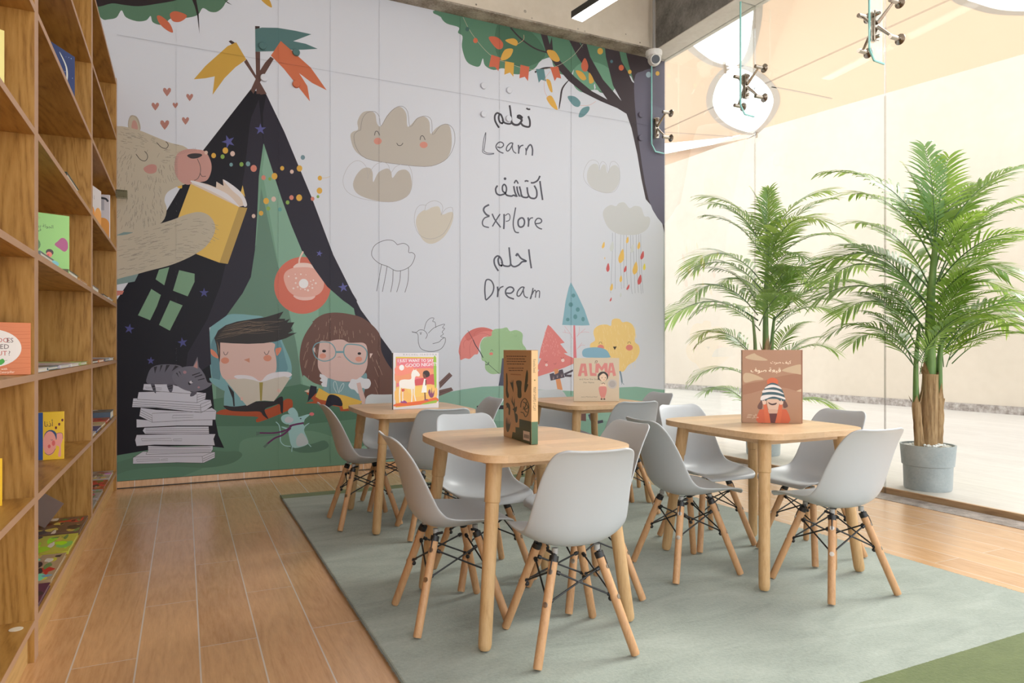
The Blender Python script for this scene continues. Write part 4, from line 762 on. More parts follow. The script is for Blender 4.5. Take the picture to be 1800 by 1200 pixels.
stk = MB().lathe([(.001, .0006), (.016, .0006), (.016, 0)], (0, 0, 0), 24).build('round_sticker', mat('cream_sticker', (.8, .74, .6, 1), .4), None, 0)
stk.location = (-.392, 2.155, SZ[0] + .0003); tag(stk, 'small round cream sticker on the bare bottom shelf', 'sticker')

# ------------------------------------------------------------------ books
M_page = mat('page_block', (.80, .75, .65, 1), .8, .2)
def book(nm, label, w, h, t, cover, loc, rz=0.0, lie=False, group=None, cat='book', rough=.35, spine=None, round_=False):
    """standing: spine axis local z, front cover faces local -y, x from 0 to w. lie: cover up, w along x, h along y."""
    r = thing(nm, label, cat, loc, rz, group)
    cm = mat('cover_%d_%d_%d' % cover, rgb(*cover, 1.08), rough, .4); sm = cm if spine is None else mat('cover_%d_%d_%d' % spine, rgb(*spine, 1.08), rough, .4)
    c = .0022
    if lie: X = lambda a, b, z: (a, z, b)
    def bx(mb, lo, hi):
        if lie:   # (x, depth, height) -> x, y=height, z=depth reversed
            mb.box((lo[0], lo[2], t - hi[1]), (hi[0], hi[2], t - lo[1]))
        else: mb.box(lo, hi)
    cv = MB(); bx(cv, (0, 0, 0), (w, c, h)); bx(cv, (0, t - c, 0), (w, t, h)); cv.k = 1; bx(cv, (0, c, 0), (c, t - c, h))
    cv.build('cover', [cm, sm], r, 0, .0008 if not round_ else .0008)
    pg = MB(); bx(pg, (c, c, .004), (w - .004, t - c, h - .004)); pg.build('pages', M_page, r, 0)
    return r
def fit(art, vw, rect, w, h):
    """cover drawing: photo rectangle (view units) -> cover of w x h on its own plane, origin lower left"""
    x0, y0, x1, y1 = rect
    art.M = lambda x, y: ((x - x0) / (x1 - x0) * w, (y1 - y) / (y1 - y0) * h)
    art.clip = (0.0008, w - .0008, .0008, h - .0008)
class Local(Art):
    """artwork in the book's own axes; front cover of a standing book or the top of a lying one"""
    def __init__(s, rect, w, h, face='front', t=.02, tn='book', rough=.35):
        P, N = {'front': ((0, 0, 0), (0, -1, 0)), 'spine': ((0, t, 0), (-1, 0, 0)), 'top': ((0, 0, t), (0, 0, 1)), 'right': ((w, 0, 0), (1, 0, 0))}[face]
        super().__init__(P, N, .00002, None, 1.08, rough, .4, tn)
        if face == 'top': s.A, s.B = V3((1, 0, 0)), V3((0, 1, 0))
        fit(s, None, rect, w if face != 'spine' else t, h)
    def done(s, parent, nm='cover_print'):
        c = s.clip
        base = tuple(int(v) for v in parent.children[0].data.materials[0].name.split('_')[1:4])
        s.put(base, [(c[0], c[2]), (c[1], c[2]), (c[1], c[3]), (c[0], c[3])], None, .4)
        o = s.build(nm, parent, None); return o

Q = None
# ---- shelf books (shelf rows counted from the floor by SZ)
def on_shelf(x, y, k): return (x, y, SZ[k] + .0006)
# standing book rotated so that its cover faces the aisle (+x): local -y -> +x  => rz = 90
b = book('picture_book', 'orange board book with a white oval and coloured lettering on the left shelf', .18, .135, .014, (206, 118, 70), on_shelf(-.362 - .18 * cos(R(32)), 2.168 - .18 * sin(R(32)), 2), R(32), rough=.3)
a = Local((-590, 70, 480, 870), .18, .135)
ORG = (196, 104, 58)
for y in (130, 210, 250, 310, 380, 420, 470, 540, 600, 640, 700, 760, 800): a.st(Q, ORG, [(-580, y), (-200, y + rl.uniform(-10, 10)), (60, y + rl.uniform(-8, 8)), (250, y + rl.uniform(-14, 14)), (470, y + rl.uniform(-8, 8))], rl.uniform(3, 12))
a.dot(Q, (224, 216, 210), -50, 462, 400, 285, n=40)
RD, BR = (186, 74, 56), (86, 62, 62)
a.text(Q, RD, 'WHAT', -250, 375, 70); a.text(Q, RD, 'DO', 26, 375, 72); a.text(Q, BR, 'ES', 148, 375, 72); a.text(Q, RD, 'NE', -75, 472, 72); a.text(Q, BR, 'ED', 62, 472, 72); a.text(Q, RD, 'ABO', -160, 572, 72); a.text(Q, RD, 'UT', 28, 572, 72); a.text(Q, BR, '?', 170, 572, 72)
a.poly(Q, (60, 158, 52), [(-60, 690), (0, 640), (20, 600), (50, 610), (55, 640), (100, 620), (125, 650), (120, 680), (75, 715), (40, 700), (-20, 725)]); a.st(Q, (120, 150, 70), [(120, 650), (160, 644)], 5)
a.text(Q, (240, 220, 200), 'tion with', -10, 790, 34); a.text(Q, (240, 220, 200), 'gry Caterpillar', -20, 838, 34)
a.done(b)
def sst(label, rx, ry, k, rz, w_, h, t, c, **kw):
    """standing on shelf row k; (rx, ry) = the cover's lower right corner as seen"""
    a_ = R(rz); return book('picture_book', label, w_, h, t, c, on_shelf(rx - w_ * cos(a_), ry - w_ * sin(a_), k), a_, **kw)
b = sst('pale yellow picture book at the left edge on an upper shelf', -.40, 2.07, 4, 35, .20, .195, .012, (232, 220, 140))
b = sst('yellow book at the left edge on the second shelf from the bottom', -.414, 2.12, 1, 38, .20, .12, .012, (240, 190, 40))
b = sst('dark blue starry picture book standing on a high middle shelf', -.39, 3.20, 5, 64, .24, .235, .012, (44, 62, 112))
a = Local((0, 0, 100, 100), .24, .235); a.st(Q, (214, 216, 208), [(62, 8), (78, 25), (80, 45), (72, 62)], 4, tap=True)
for i in range(40): a.dot(Q, (170, 190, 226), rl.uniform(4, 96), rl.uniform(4, 96), rl.uniform(.3, .9))
a.dot(Q, (66, 96, 160), 70, 80, 30, 20); a.done(b)
b = sst('bright green picture book with a pink cloud on the middle shelf', -.364, 2.852, 3, 25, .16, .204, .012, (150, 204, 118))
a = Local((275, -385, 1075, 520), .16, .204); a.poly(Q, (170, 82, 128), [(850, 80), (900, 20), (950, -30), (1000, -30), (1045, 20), (1050, 120), (1000, 175), (930, 140)])
a.dot(Q, (66, 46, 42), 775, 205, 58, 50); a.dot(Q, (226, 130, 110), 768, 240, 44, 44); a.dot(Q, (214, 70, 70), 752, 250, 16); a.poly(Q, (124, 190, 200), [(640, 200), (760, 290), (900, 350), (880, 400), (620, 260)]); a.dot(Q, (88, 128, 74), 560, 100, 80, 90)
a.text(Q, (60, 74, 44), '\ufe8e\ufee4\ufee8\ufef4\ufe91 \ufe94\ufedf\ufeee\ufea0\ufedf\ufe8d', 520, -165, 50); a.text(Q, (60, 74, 44), '\ufef2\ufed3', 575, -105, 46); a.text(Q, (170, 120, 100), '\ufeee\ufe91\ufe8d \ufe8d', 580, -290, 26); a.done(b)
b = sst('yellow picture book with a pink smiling face and blue spine on the lower shelf', -.389, 2.92, 1, 4, .115, .17, .014, (238, 196, 52), spine=(44, 82, 148))
a = Local((373, 190, 962, 900), .115, .17); a.pol(Q, (44, 82, 148), [(373, 190), (640, 190), (640, 920), (373, 920)])
a.dot(Q, (60, 80, 120), 755, 560, 100, 105); a.dot(Q, (236, 160, 148), 742, 655, 102, 180, n=24); a.pol(Q, (44, 82, 148), [(373, 190), (640, 190), (640, 920), (373, 920)]); a.dot(Q, (224, 108, 104), 800, 655, 26, 42); a.dot(Q, (220, 100, 96), 735, 700, 22, 28); a.st(Q, (96, 60, 90), [(665, 790), (720, 825), (790, 800), (830, 740)], 6)
a.poly(Q, (236, 160, 148), [(850, 520), (880, 505), (930, 520), (945, 600), (915, 690), (915, 850), (870, 850), (890, 720), (835, 680), (850, 600)], n=3); a.st(Q, (96, 60, 90), [(850, 520), (890, 505), (935, 520), (945, 600)], 5); a.st(Q, (96, 60, 90), [(760, 600), (775, 612), (790, 600)], 5)
a.text(Q, (60, 40, 60), '\ufe8e\ufee7\ufeab\ufe83', 655, 405, 80)
for x, y in ((838, 428), (888, 378), (936, 318)): a.dot(Q, (110, 40, 52), x, y, 17, 22)
a.done(b)
for rx, ry, rz_, w_, hh, lab in ((-.362, 3.86, 80, .20, .17, 'white book with orange drawings standing at the front of the far high shelf'), (-.364, 4.292, -10, .16, .24, 'white book with a boxed black heading and orange shapes, far end of a high shelf')):
    b = sst(lab, rx, ry, 4, rz_, w_, hh, .012, (214, 210, 216))
    a = Local((0, 0, 100, 130), w_, hh)
    a.poly(Q, (226, 146, 70), [(20, 130), (15, 95), (30, 75), (48, 85), (50, 130)]); a.poly(Q, (232, 164, 90), [(55, 130), (52, 90), (75, 68), (98, 80), (100, 130)]); a.dot(Q, (196, 60, 60), 46, 112, 8, 5)
    if hh > .21: a.pol(Q, (178, 178, 188), [(34, 14), (84, 14), (84, 46), (34, 46)]); a.text(Q, (40, 40, 46), '\ufeb7\ufe83', 44, 40, 14); a.st(Q, (60, 64, 72), [(70, 10), (88, 12), (96, 20)], 6)
    else: a.text(Q, (70, 70, 80), '\ufeb7\ufe83 \ufedf', 18, 46, 14)
    a.done(b)
# lying books and magazines
LIE = [  # shelf row, y along shelf, width(y), depth(x), thickness, colour, front offset, label
 (4, 2.50, .26, .20, .010, (48, 46, 48), -.006, 'thin black book lying on a middle-column shelf above the green book'),
 (4, 2.80, .30, .21, .020, (56, 66, 52), -.004, 'dark green book with an orange corner lying on a middle-column shelf'),
 (4, 3.16, .27, .20, .008, (206, 196, 178), -.006, 'thin cream booklet lying at the far end of a middle-column shelf'),
 (5, 4.05, .24, .20, .010, (60, 58, 60), -.004, 'thin black book lying on the highest far shelf'),
 (3, 2.31, .22, .16, .014, (122, 140, 142), -.003, 'grey-blue booklet lying in front of the green book'),
 (3, 2.83, .26, .19, .016, (112, 110, 84), -.004, 'olive booklet lying right of the green book'),
 (3, 3.12, .26, .19, .010, (222, 168, 100), -.004, 'orange-edged booklet lying near the end of the green book\'s shelf'),
 (3, 3.54, .26, .20, .020, (126, 112, 118), -.004, 'mauve book lying on the far column\'s middle shelf'),
 (3, 3.98, .22, .20, .012, (94, 76, 66), -.004, 'brown booklet lying mid-way along the far column shelf'),
 (3, 4.28, .24, .20, .014, (196, 190, 192), -.004, 'white booklet lying at the far end of the column beside the mural'),
 (2, 2.285, .20, .24, .012, (206, 204, 206), -.010, 'white magazine lying first on the eye-level shelf'),
 (2, 2.50, .20, .24, .012, (92, 112, 120), -.014, 'blue-grey magazine lying second on the eye-level shelf'),
 (2, 2.72, .21, .24, .012, (196, 190, 200), -.012, 'lilac-white magazine lying third on the eye-level shelf'),
 (2, 2.95, .22, .24, .012, (214, 208, 206), -.010, 'white magazine lying fourth on the eye-level shelf'),
 (2, 3.20, .22, .24, .013, (168, 186, 120), -.010, 'pale green magazine lying at the far end of the eye-level shelf'),
 (2, 3.53, .26, .22, .012, (104, 76, 68), -.006, 'brown booklet lying first in the far column at eye level'),
 (2, 3.82, .24, .22, .012, (222, 150, 110), -.006, 'orange booklet lying second in the far column at eye level'),
 (2, 4.10, .22, .22, .013, (112, 112, 122), -.006, 'grey booklet lying third in the far column at eye level'),
 (2, 4.36, .22, .22, .015, (196, 194, 200), -.006, 'pale booklet lying last in the far column at eye level'),
 (1, 2.98, .25, .21, .006, (196, 150, 96), -.085, 'thin tan booklet lying beside the yellow face book'),
 (1, 3.52, .22, .24, .010, (206, 198, 192), -.010, 'white booklet lying first on the far column\'s lower shelf'),
 (1, 3.76, .20, .24, .012, (72, 80, 130), -.010, 'dark blue booklet lying second on the far column\'s lower shelf'),
 (1, 3.98, .20, .24, .012, (206, 186, 150), -.010, 'cream booklet lying third on the far column\'s lower shelf'),
 (1, 4.20, .20, .24, .013, (188, 80, 64), -.010, 'red booklet lying fourth on the far column\'s lower shelf'),
 (1, 4.42, .21, .24, .040, (88, 104, 120), -.010, 'thick blue-grey book lying last on the far column\'s lower shelf'),
 (0, 2.30, .20, .24, .012, (96, 54, 74), -.008, 'purple and red picture book lying nearest on the bottom shelf'),
 (0, 2.525, .31, .24, .013, (176, 150, 116), -.010, 'cream and red comic-style book lying second on the bottom shelf'),
 (0, 2.86, .26, .24, .012, (190, 186, 70), -.008, 'yellow-green and red picture book lying in the middle of the bottom shelf'),
 (0, 3.145, .28, .24, .012, (110, 84, 68), -.008, 'brown landscape book lying fourth on the bottom shelf'),
 (0, 3.53, .24, .24, .012, (150, 146, 140), -.010, 'grey and green book lying first on the far bottom shelf'),
 (0, 3.80, .24, .24, .012, (168, 160, 158), -.010, 'pale grey book lying second on the far bottom shelf'),
 (0, 4.07, .24, .24, .013, (160, 84, 52), -.010, 'rust red book lying third on the far bottom shelf'),
 (0, 4.34, .26, .24, .016, (176, 166, 160), -.010, 'greyish white book lying last on the far bottom shelf'),
]
rb = random.Random(21)
for i, (k, y, wy, dx, t, c, off, lab) in enumerate(LIE):
    # lie: local x -> width along shelf (y), local y -> depth; rotate 90: local x -> +y, local y -> -x
    b = book('picture_book' if k in (0, 1, 3, 4, 5) else 'magazine', lab, wy, dx, t, c, on_shelf(BX + off, y, k), R(90), lie=True, cat='book' if k != 2 else 'magazine', spine=None)
    if k in (0, 1, 2):
        a = Local((0, 0, 100, 100), wy, dx, 'top', t)
        pal = [tuple(max(20, min(245, v + rb.randint(-75, 75))) for v in c) for _ in range(5)] + [(196, 56, 44), (222, 214, 200), (60, 52, 50), (206, 186, 90), (110, 140, 80)]
        for _ in range(46 if k == 0 else 8):
            cx_, cy_ = rb.uniform(6, 94), rb.uniform(6, 94); rx, ry = rb.uniform(3, 20), rb.uniform(2, 11)
            a.poly(Q, rb.choice(pal), [(cx_ + rx * cos(q) * rb.uniform(.6, 1.2), cy_ + ry * sin(q) * rb.uniform(.6, 1.2)) for q in (0, .8, 1.7, 2.6, 3.4, 4.3, 5.3)], n=3)
        a.done(b)
b = book('picture_book', 'grey-brown picture book leaning in the corner of the bottom shelf', .17, .11, .010, (112, 92, 84), (-.49, 3.27, SZ[0] + .0125), R(25))
b.rotation_euler = (0, R(38), R(25 + 0)); b.location = (-.49 - .145 * cos(R(25)), 3.27 - .145 * sin(R(25)), SZ[0] + .115)
lf = MB().prism([(0, 0, 0), (.03, .004, .03), (.012, .006, .05), (-.02, .002, .03)], (0, .004, 0)); lf = lf.build('paper_leaf', mat('leaf_green', rgb(96, 150, 76), .6), None, 0); lf.location = (BX - .12, 2.30, SZ[2] + .013); lf.rotation_euler = (0, 0, R(70)); tag(lf, 'small green paper leaf standing behind the magazines', 'paper cut-out')
# ================================================================== TABLES
M_top = wood('rubberwood_top', (.56, .355, .19, 1), (.66, .45, .265, 1), (.72, .51, .32, 1), (3.0, 11, 9), .36, ring=.25, fig=3)
M_leg = wood('rubberwood_leg', (.46, .27, .115, 1), (.58, .37, .18, 1), (.65, .44, .24, 1), (14, 14, 1.6), .42, ring=.35, fig=3)
# laminated staves: colour steps across the board
def staves(m):
    t = m.node_tree; b = t.nodes['Principled BSDF']; src = b.inputs['Base Color'].links[0].from_socket
    co = t.nodes.new('ShaderNodeTexCoord'); mp = t.nodes.new('ShaderNodeMapping'); mp.inputs['Scale'].default_value = (1 / .34, 1 / .075, 0); t.links.new(co.outputs['Object'], mp.inputs[0])
    bk = t.nodes.new('ShaderNodeTexBrick'); bk.inputs['Scale'].default_value = 1.0; bk.inputs['Mortar Size'].default_value = 0.0; bk.inputs['Brick Width'].default_value = 1.0; bk.inputs['Row Height'].default_value = 1.0
    bk.inputs['Color1'].default_value = (.80, .80, .80, 1); bk.inputs['Color2'].default_value = (1.06, 1.05, 1.04, 1); t.links.new(mp.outputs[0], bk.inputs[0])
    mx = t.nodes.new('ShaderNodeMixRGB'); mx.blend_type = 'MULTIPLY'; mx.inputs[0].default_value = 1; t.links.new(src, mx.inputs[1]); t.links.new(bk.outputs[0], mx.inputs[2]); t.links.new(mx.outputs[0], b.inputs['Base Color'])
staves(M_top)
CZT = .0165; TOPZ = .548
def outline(hx, hy, n=72, e=5.6):
    out = []
    for i in range(n):
        a = 2 * pi * i / n; c, s = cos(a), sin(a); out.append((hx * abs(c) ** (2 / e) * (1 if c > 0 else -1), hy * abs(s) ** (2 / e) * (1 if s > 0 else -1)))
    return out
def make_table(label):
    t = thing('kids_table', label, 'table', (0, 0, 0), 0, 'low wooden tables on the carpet')
    MB().prism([(x, y, TOPZ - .021) for x, y in outline(.262, .308)], (0, 0, .021)).build('tabletop', M_top, t, 50, .0035, seg=3)
    ap = MB()
    for s in (-1, 1): ap.box((-.17, s * .215 - .011, TOPZ - .046), (.17, s * .215 + .011, TOPZ - .021)); ap.box((s * .175 - .011, -.19, TOPZ - .046), (s * .175 + .011, .19, TOPZ - .021))
    ap.build('apron', M_top, t, 0, .002)
    for sx in (-1, 1):
        for sy in (-1, 1):
            a, b_ = V3((sx * .186, sy * .215, TOPZ - .0215)), V3((sx * .237, sy * .264, CZT)); ax = (b_ - a).normalized(); ln = (b_ - a).length
            def P(f): return a + ax * ln * f
            fs = [0, .225, .23, .235, .97, .99, 1.0]; rs = [.0235, .0225, .0222, .0198, .0188, .0172, .0135]
            MB().tube([P(f) for f in fs], rs, 22).build('leg', M_leg, t, 35)
    return t
TB = {1: (1.004, 3.268), 2: (.977, 1.988), 3: (2.010, 3.262), 4: (2.018, 2.004)}
TL = {1: 'low wooden table at back left holding the goat book, below the mural girl', 2: 'low wooden table in the foreground with the tan book on it', 3: 'low wooden table at the back near the mural\'s right edge', 4: 'low wooden table nearest the window wall with the brown hat book'}
t0 = make_table(TL[1]); t0.location = (*TB[1], 0)
for k in (2, 3, 4): dup(t0, (*TB[k], 0), 0, TL[k])

# ================================================================== CHAIRS
M_shell = mat('grey_plastic_shell', (.485, .51, .535, 1), .36, .45)
M_beech = wood('beech_dowel', (.46, .24, .115, 1), (.58, .33, .165, 1), (.65, .39, .205, 1), (16, 16, 1.6), .42, ring=.3, fig=3)
M_bolt = mat('zinc_bolt', (.60, .58, .55, 1), .28, .5, 1.0)
def shell_mesh():
    prof = [  # y, z, half width, edge lift, edge power
        (.172, .302, .108, .000), (.168, .311, .120, .002), (.158, .3165, .130, .005), (.140, .3175, .139, .010), (.110, .313, .146, .020), (.075, .306, .150, .030), (.035, .3005, .152, .038), (-.005, .298, .153, .043), (-.040, .2985, .153, .047),
        (-.070, .303, .152, .052), (-.094, .315, .151, .055), (-.112, .334, .150, .055), (-.124, .360, .148, .050), (-.132, .392, .145, .044), (-.141, .430, .141, .036), (-.152, .470, .136, .029), (-.166, .510, .130, .022), (-.180, .540, .124, .016), (-.191, .560, .117, .011), (-.198, .570, .109, .008), (-.204, .576, .097, .006), (-.209, .5795, .080, .005)]
    C = [V3((0, p[0], p[1])) for p in prof]; n = len(prof); nt = 19; rows = []
    for i, p in enumerate(prof):
        d = (C[min(i + 1, n - 1)] - C[max(i - 1, 0)]).normalized(); nr = V3((0, d.z, -d.y))      # towards the sitter
        if nr.y < 0 and nr.z < 0: nr = -nr
        row = []
        for j in range(nt):
            t = -1 + 2 * j / (nt - 1); t = math.copysign(abs(t) ** .85, t); e = p[3] * abs(t) ** 2.4
            row.append(C[i] + nr * e + V3((p[2] * t * (1 - .018 * abs(t) ** 6), 0, 0)))
        rows.append(row)
    return MB().grid(rows)
def make_chair(label):
    t = thing('kids_chair', label, 'chair', (0, 0, 0), 0, 'grey moulded chairs around the low tables')
    sh = shell_mesh().build('seat_shell', M_shell, t, 180, recalc=False)
    so = sh.modifiers.new('thick', 'SOLIDIFY'); so.thickness = .0065; so.offset = 0; ss = sh.modifiers.new('sub', 'SUBSURF'); ss.levels = 1; ss.render_levels = 2
    tops = {}; bots = {}
    for sx in (-1, 1):
        for sy in (-1, 1):
            a, b_ = V3((sx * .066, sy * .066, .276)), V3((sx * .140, sy * .140, CZT)); tops[sx, sy] = a; bots[sx, sy] = b_
            ax = (b_ - a).normalized()
            lg = MB().tube([a, a + ax * .003, b_ - ax * .004, b_], [.0105, .0122, .0122, .011], 18).build('leg', M_beech, t, 35)
            out = V3((sx, sy, 0)).normalized(); out = (out - ax * out.dot(ax)).normalized()
            for f in (.14, .44):
                q = a + (b_ - a) * f
                MB().tube([q + out * .0105, q + out * .0128, q + out * .0131], [.0074, .0074, .0055], 14).build('bolt', M_bolt, lg, 35)
            br = MB(); m = V3((sx * .058, sy * .058, .2915)); zt = .297
            br.tube([V3((sx * .078, sy * .045, zt - .006)), V3((sx * .070, sy * .060, zt - .010)), a + V3((0, 0, .004)) - ax * .002, a + out * .0125 + ax * .012, a + out * .0128 + ax * .045], [.0042, .0042, .0075, .0024, .0016], 8)
            br.tube([a - ax * .004, a + ax * .012], .0128, 16)
            br.k = 1; br.tube([(sx * .062, sy * .062, .284), (sx * .062, sy * .062, .300)], .0085, 12)
            br.build('bracket', [M_black, mat('grey_rubber_mount', (.36, .36, .35, 1), .6)], t, 35)
    wr = MB()
    def at(k, f, o): a, b_ = tops[k], bots[k]; q = a + (b_ - a) * f; c = V3((k[0], k[1], 0)).normalized(); return q - c * o
    ring = [(-1, -1), (1, -1), (1, 1), (-1, 1)]
    for i in range(4):
        k, l = ring[i], ring[(i + 1) % 4]
        for u, v in ((k, l), (l, k)):
            p, q = at(u, .13, .004), at(v, .43, .004); d = (q - p).normalized(); wr.tube([p, q], .0027, 8); wr.tube([q - d * .016, q - d * .004], .0052, 8)
            wr.tube([p + d * .012, p + d * .022], .0058, 8)
        c = at(k, .46, .014); wr.ball(c, .0072, 8, 6)
    wr.build('wire_brace', M_black, t, 40)
    return t
CH = [  # x, y, rotation, label
 (.745, 2.012, -93, 'grey chair at left front with its back to the bookcase, beside the tan book table'),
 (.975, 1.680, -8, 'grey chair nearest the camera, seen from behind at the foreground table'),
 (.985, 2.312, 180, 'grey chair facing the camera across the foreground table, behind its tan book'),
 (1.215, 1.985, 90, 'grey chair on the window side of the foreground table, mostly hidden by the nearest chair'),
 (.775, 3.262, -90.7, 'grey chair farthest left, below the mouse on the mural'),
 (1.020, 2.958, -5, 'grey chair seen from behind between the foreground table and the goat book table'),
 (.995, 3.556, 174, 'grey chair under the mural girl, facing the camera across the back left table'),
 (1.262, 3.262, 90, 'grey chair just left of the tan book, its side edge towards the camera'),
 (2.012, 2.930, -8, 'grey chair seen from behind in front of the back right table'),
 (2.020, 3.545, 180, 'grey chair against the mural, facing the camera across the back right table'),
 (1.745, 3.250, -90, 'grey chair mostly hidden behind the tan book, at the back right table'),
 (2.300, 3.215, 91, 'grey chair at the mural\'s right edge beside the window wall'),
 (1.700, 2.050, -94, 'grey chair left of the window table, turning its shaded back to the camera'),
 (2.030, 1.672, -6.5, 'grey chair at front right, seen from behind at the window table'),
 (2.022, 2.305, 177, 'grey chair facing the camera behind the left end of the window table'),
 (2.282, 1.985, 91, 'grey chair beside the glass wall, facing left into the window table'),
]
c0 = make_chair(CH[0][3]); c0.location = (CH[0][0], CH[0][1], 0); c0.rotation_euler = (0, 0, R(CH[0][2]))
for x, y, r, lab in CH[1:]: dup(c0, (x, y, 0), R(r), lab)

# ================================================================== BOOKS ON THE TABLES
TZ = TOPZ + .0006
def stand(label, p0, p1, h, t, cover, spine=None, **k):
    """p0, p1: lower left and right corners of the cover as the viewer sees it"""
    w_ = (V3(p1) - V3(p0)).length; a = math.atan2(p1[1] - p0[1], p1[0] - p0[0])
    return book('picture_book', label, w_, h, t, cover, (p0[0], p0[1], TZ), a, spine=spine, **k), w_
b, w_ = stand('white picture book with a painted goat and child, on the back left table', (.892, 3.173), (1.122, 3.183), .268, .016, (216, 212, 216), (46, 74, 58))
a = Local((52, 125, 548, 712), w_, .268)
a.text(Q, (130, 130, 136), 'R A C H E L   I S A D O R A', 158, 152, 17, sx=1.32)
a.pol(Q, (214, 190, 60), [(78, 165), (522, 172), (526, 660), (78, 690)]); a.pol(Q, (226, 120, 130), [(84, 180), (515, 184), (516, 655), (84, 682)])
for c, q in (((232, 150, 110), [(90, 300), (300, 290), (500, 300), (500, 420), (300, 380), (90, 440)]), ((206, 84, 90), [(280, 410), (380, 390), (500, 350), (505, 460), (400, 470), (280, 470)]), ((240, 190, 110), [(90, 480), (300, 470), (510, 470), (510, 620), (300, 640), (90, 650)]), ((240, 200, 110), [(200, 500), (420, 480), (480, 540), (300, 590)]), ((226, 110, 66), [(84, 650), (250, 640), (400, 625), (516, 600), (516, 655), (84, 682)]), ((150, 80, 140), [(120, 640), (170, 620), (200, 650)]), ((150, 80, 140), [(380, 625), (420, 615), (430, 630)]), ((134, 70, 110), [(430, 545), (450, 510), (462, 560), (470, 490), (480, 560), (500, 520), (490, 590), (455, 600)]), ((150, 190, 70), [(490, 185), (520, 190), (520, 480), (500, 460)]), ((150, 190, 70), [(360, 665), (516, 630), (516, 655), (400, 670)]), ((240, 140, 120), [(84, 260), (260, 270), (250, 330), (90, 360)])): a.poly(Q, c, q, n=3)
for dx in (0, 2): a.text(Q, (246, 232, 236), 'I JUST WANT TO SAY', 98 + dx, 222, 34, 0, .86); a.text(Q, (246, 232, 236), 'GOOD NIGHT!', 180 + dx, 275, 38, -2, .96)
a.dot(Q, (244, 236, 236), 142, 278, 27, 30)
a.poly(Q, (240, 234, 228), [(118, 420), (160, 402), (240, 400), (245, 350), (262, 310), (300, 308), (338, 350), (330, 372), (292, 372), (282, 420), (285, 490), (250, 505), (150, 490), (120, 480)], n=4)
for q in ([(118, 470), (135, 470), (125, 560), (130, 640), (118, 640), (112, 560)], [(150, 490), (160, 490), (158, 630), (148, 630)], [(240, 490), (262, 490), (256, 640), (242, 640), (248, 560)], [(272, 470), (285, 470), (282, 560), (300, 630), (288, 632), (270, 560)], [(265, 308), (268, 292), (274, 306)], [(292, 308), (297, 290), (302, 310)]): a.pol(Q, (240, 232, 226), q)
a.poly(Q, (206, 90, 80), [(140, 505), (160, 498), (175, 515), (150, 530)]); a.st(Q, (206, 110, 100), [(160, 520), (160, 600)], 3)
a.poly(Q, (52, 36, 34), [(372, 340), (385, 318), (420, 312), (445, 335), (445, 370), (400, 390), (375, 378)], n=3); a.poly(Q, (112, 66, 50), [(372, 350), (378, 385), (395, 395), (410, 380), (390, 350)], n=3)
a.pol(Q, (246, 240, 236), [(385, 400), (408, 405), (412, 470), (416, 545), (355, 545), (372, 460)]); a.st(Q, (112, 66, 50), [(405, 410), (404, 470)], 12); a.st(Q, (112, 66, 50), [(394, 545), (398, 620)], 13)
a.done(b)
b, w_ = stand('tan picture book with dark green cut-out shapes, standing on the foreground table', (.957, 2.071), (.943, 1.841), .285, .022, (188, 146, 100), (218, 180, 130))
DG = (66, 66, 44); TG_ = (82, 112, 84)
# view of the cover in the 6x crop (870,600); bottom edge is slanted there, so take it out
a = Local((0, 0, 1, 1), w_, .285)
def brm(x, y):
    u = (x - 88) / (382 - 88); yt = 92; yb = 1000 + 95 * u; return (u * w_, (yb - y) / (yb - yt) * .285)
a.M = brm
for i, (y, x0, x1) in enumerate(((158, 120, 333), (186, 130, 318), (213, 124, 330), (240, 130, 322), (284, 143, 306), (308, 148, 300))):
    rx = x0
    while rx < x1 - 12:
        l = rl.uniform(12, 34); a.st(Q, (96, 66, 42), [(rx, y), (min(rx + l, x1), y + 1)], 9, sm=False); rx += l + 4
a.st(Q, (150, 96, 50), [(168, 349), (278, 354)], 8)
for q in ([(118, 345), (130, 345), (135, 400), (138, 450), (136, 520), (150, 570), (142, 600), (125, 590), (115, 530), (118, 450)], [(160, 425), (175, 440), (178, 405), (184, 440), (196, 405), (198, 440), (200, 540), (185, 500)], [(228, 422), (284, 422), (282, 500), (284, 592), (246, 592), (242, 500)], [(340, 300), (350, 340), (348, 420), (342, 450), (352, 460), (325, 540), (312, 520), (318, 440), (328, 350)], [(175, 600), (185, 640), (186, 575), (198, 660), (212, 600), (214, 660), (216, 700), (238, 690), (232, 740), (220, 760), (244, 780), (244, 850), (225, 860), (215, 800), (205, 740), (190, 720), (205, 700), (178, 640)], [(115, 665), (130, 650), (155, 665), (166, 710), (160, 780), (145, 770), (146, 720), (130, 700), (112, 712), (125, 690)], [(115, 870), (122, 800), (132, 880), (134, 800), (144, 880), (152, 815), (156, 880), (170, 850), (160, 920), (140, 962), (122, 940)]):
    a.poly(Q, DG, q, n=3)
for q in ([(275, 700), (285, 640), (318, 605), (345, 640), (358, 690), (350, 760), (325, 800), (305, 760), (275, 750)], [(300, 640), (330, 660), (350, 700), (320, 720)], [(305, 690), (325, 740), (345, 750)], [(300, 720), (320, 700), (335, 640)]): a.st(Q, DG, q, 9)
a.pol(Q, (64, 70, 46), [(262, 822), (384, 850), (384, 1100), (180, 1035), (190, 960), (222, 968), (222, 908), (262, 914)])
a.pol(Q, (206, 186, 172), [(302, 945), (366, 960), (366, 1058), (302, 1040)])
for x in range(312, 362, 6): a.st(Q, (44, 40, 36), [(x, 982 + (x - 312) * .2), (x, 1020 + (x - 312) * .25)], 2.5 + (x % 4), sm=False)
a.done(b)
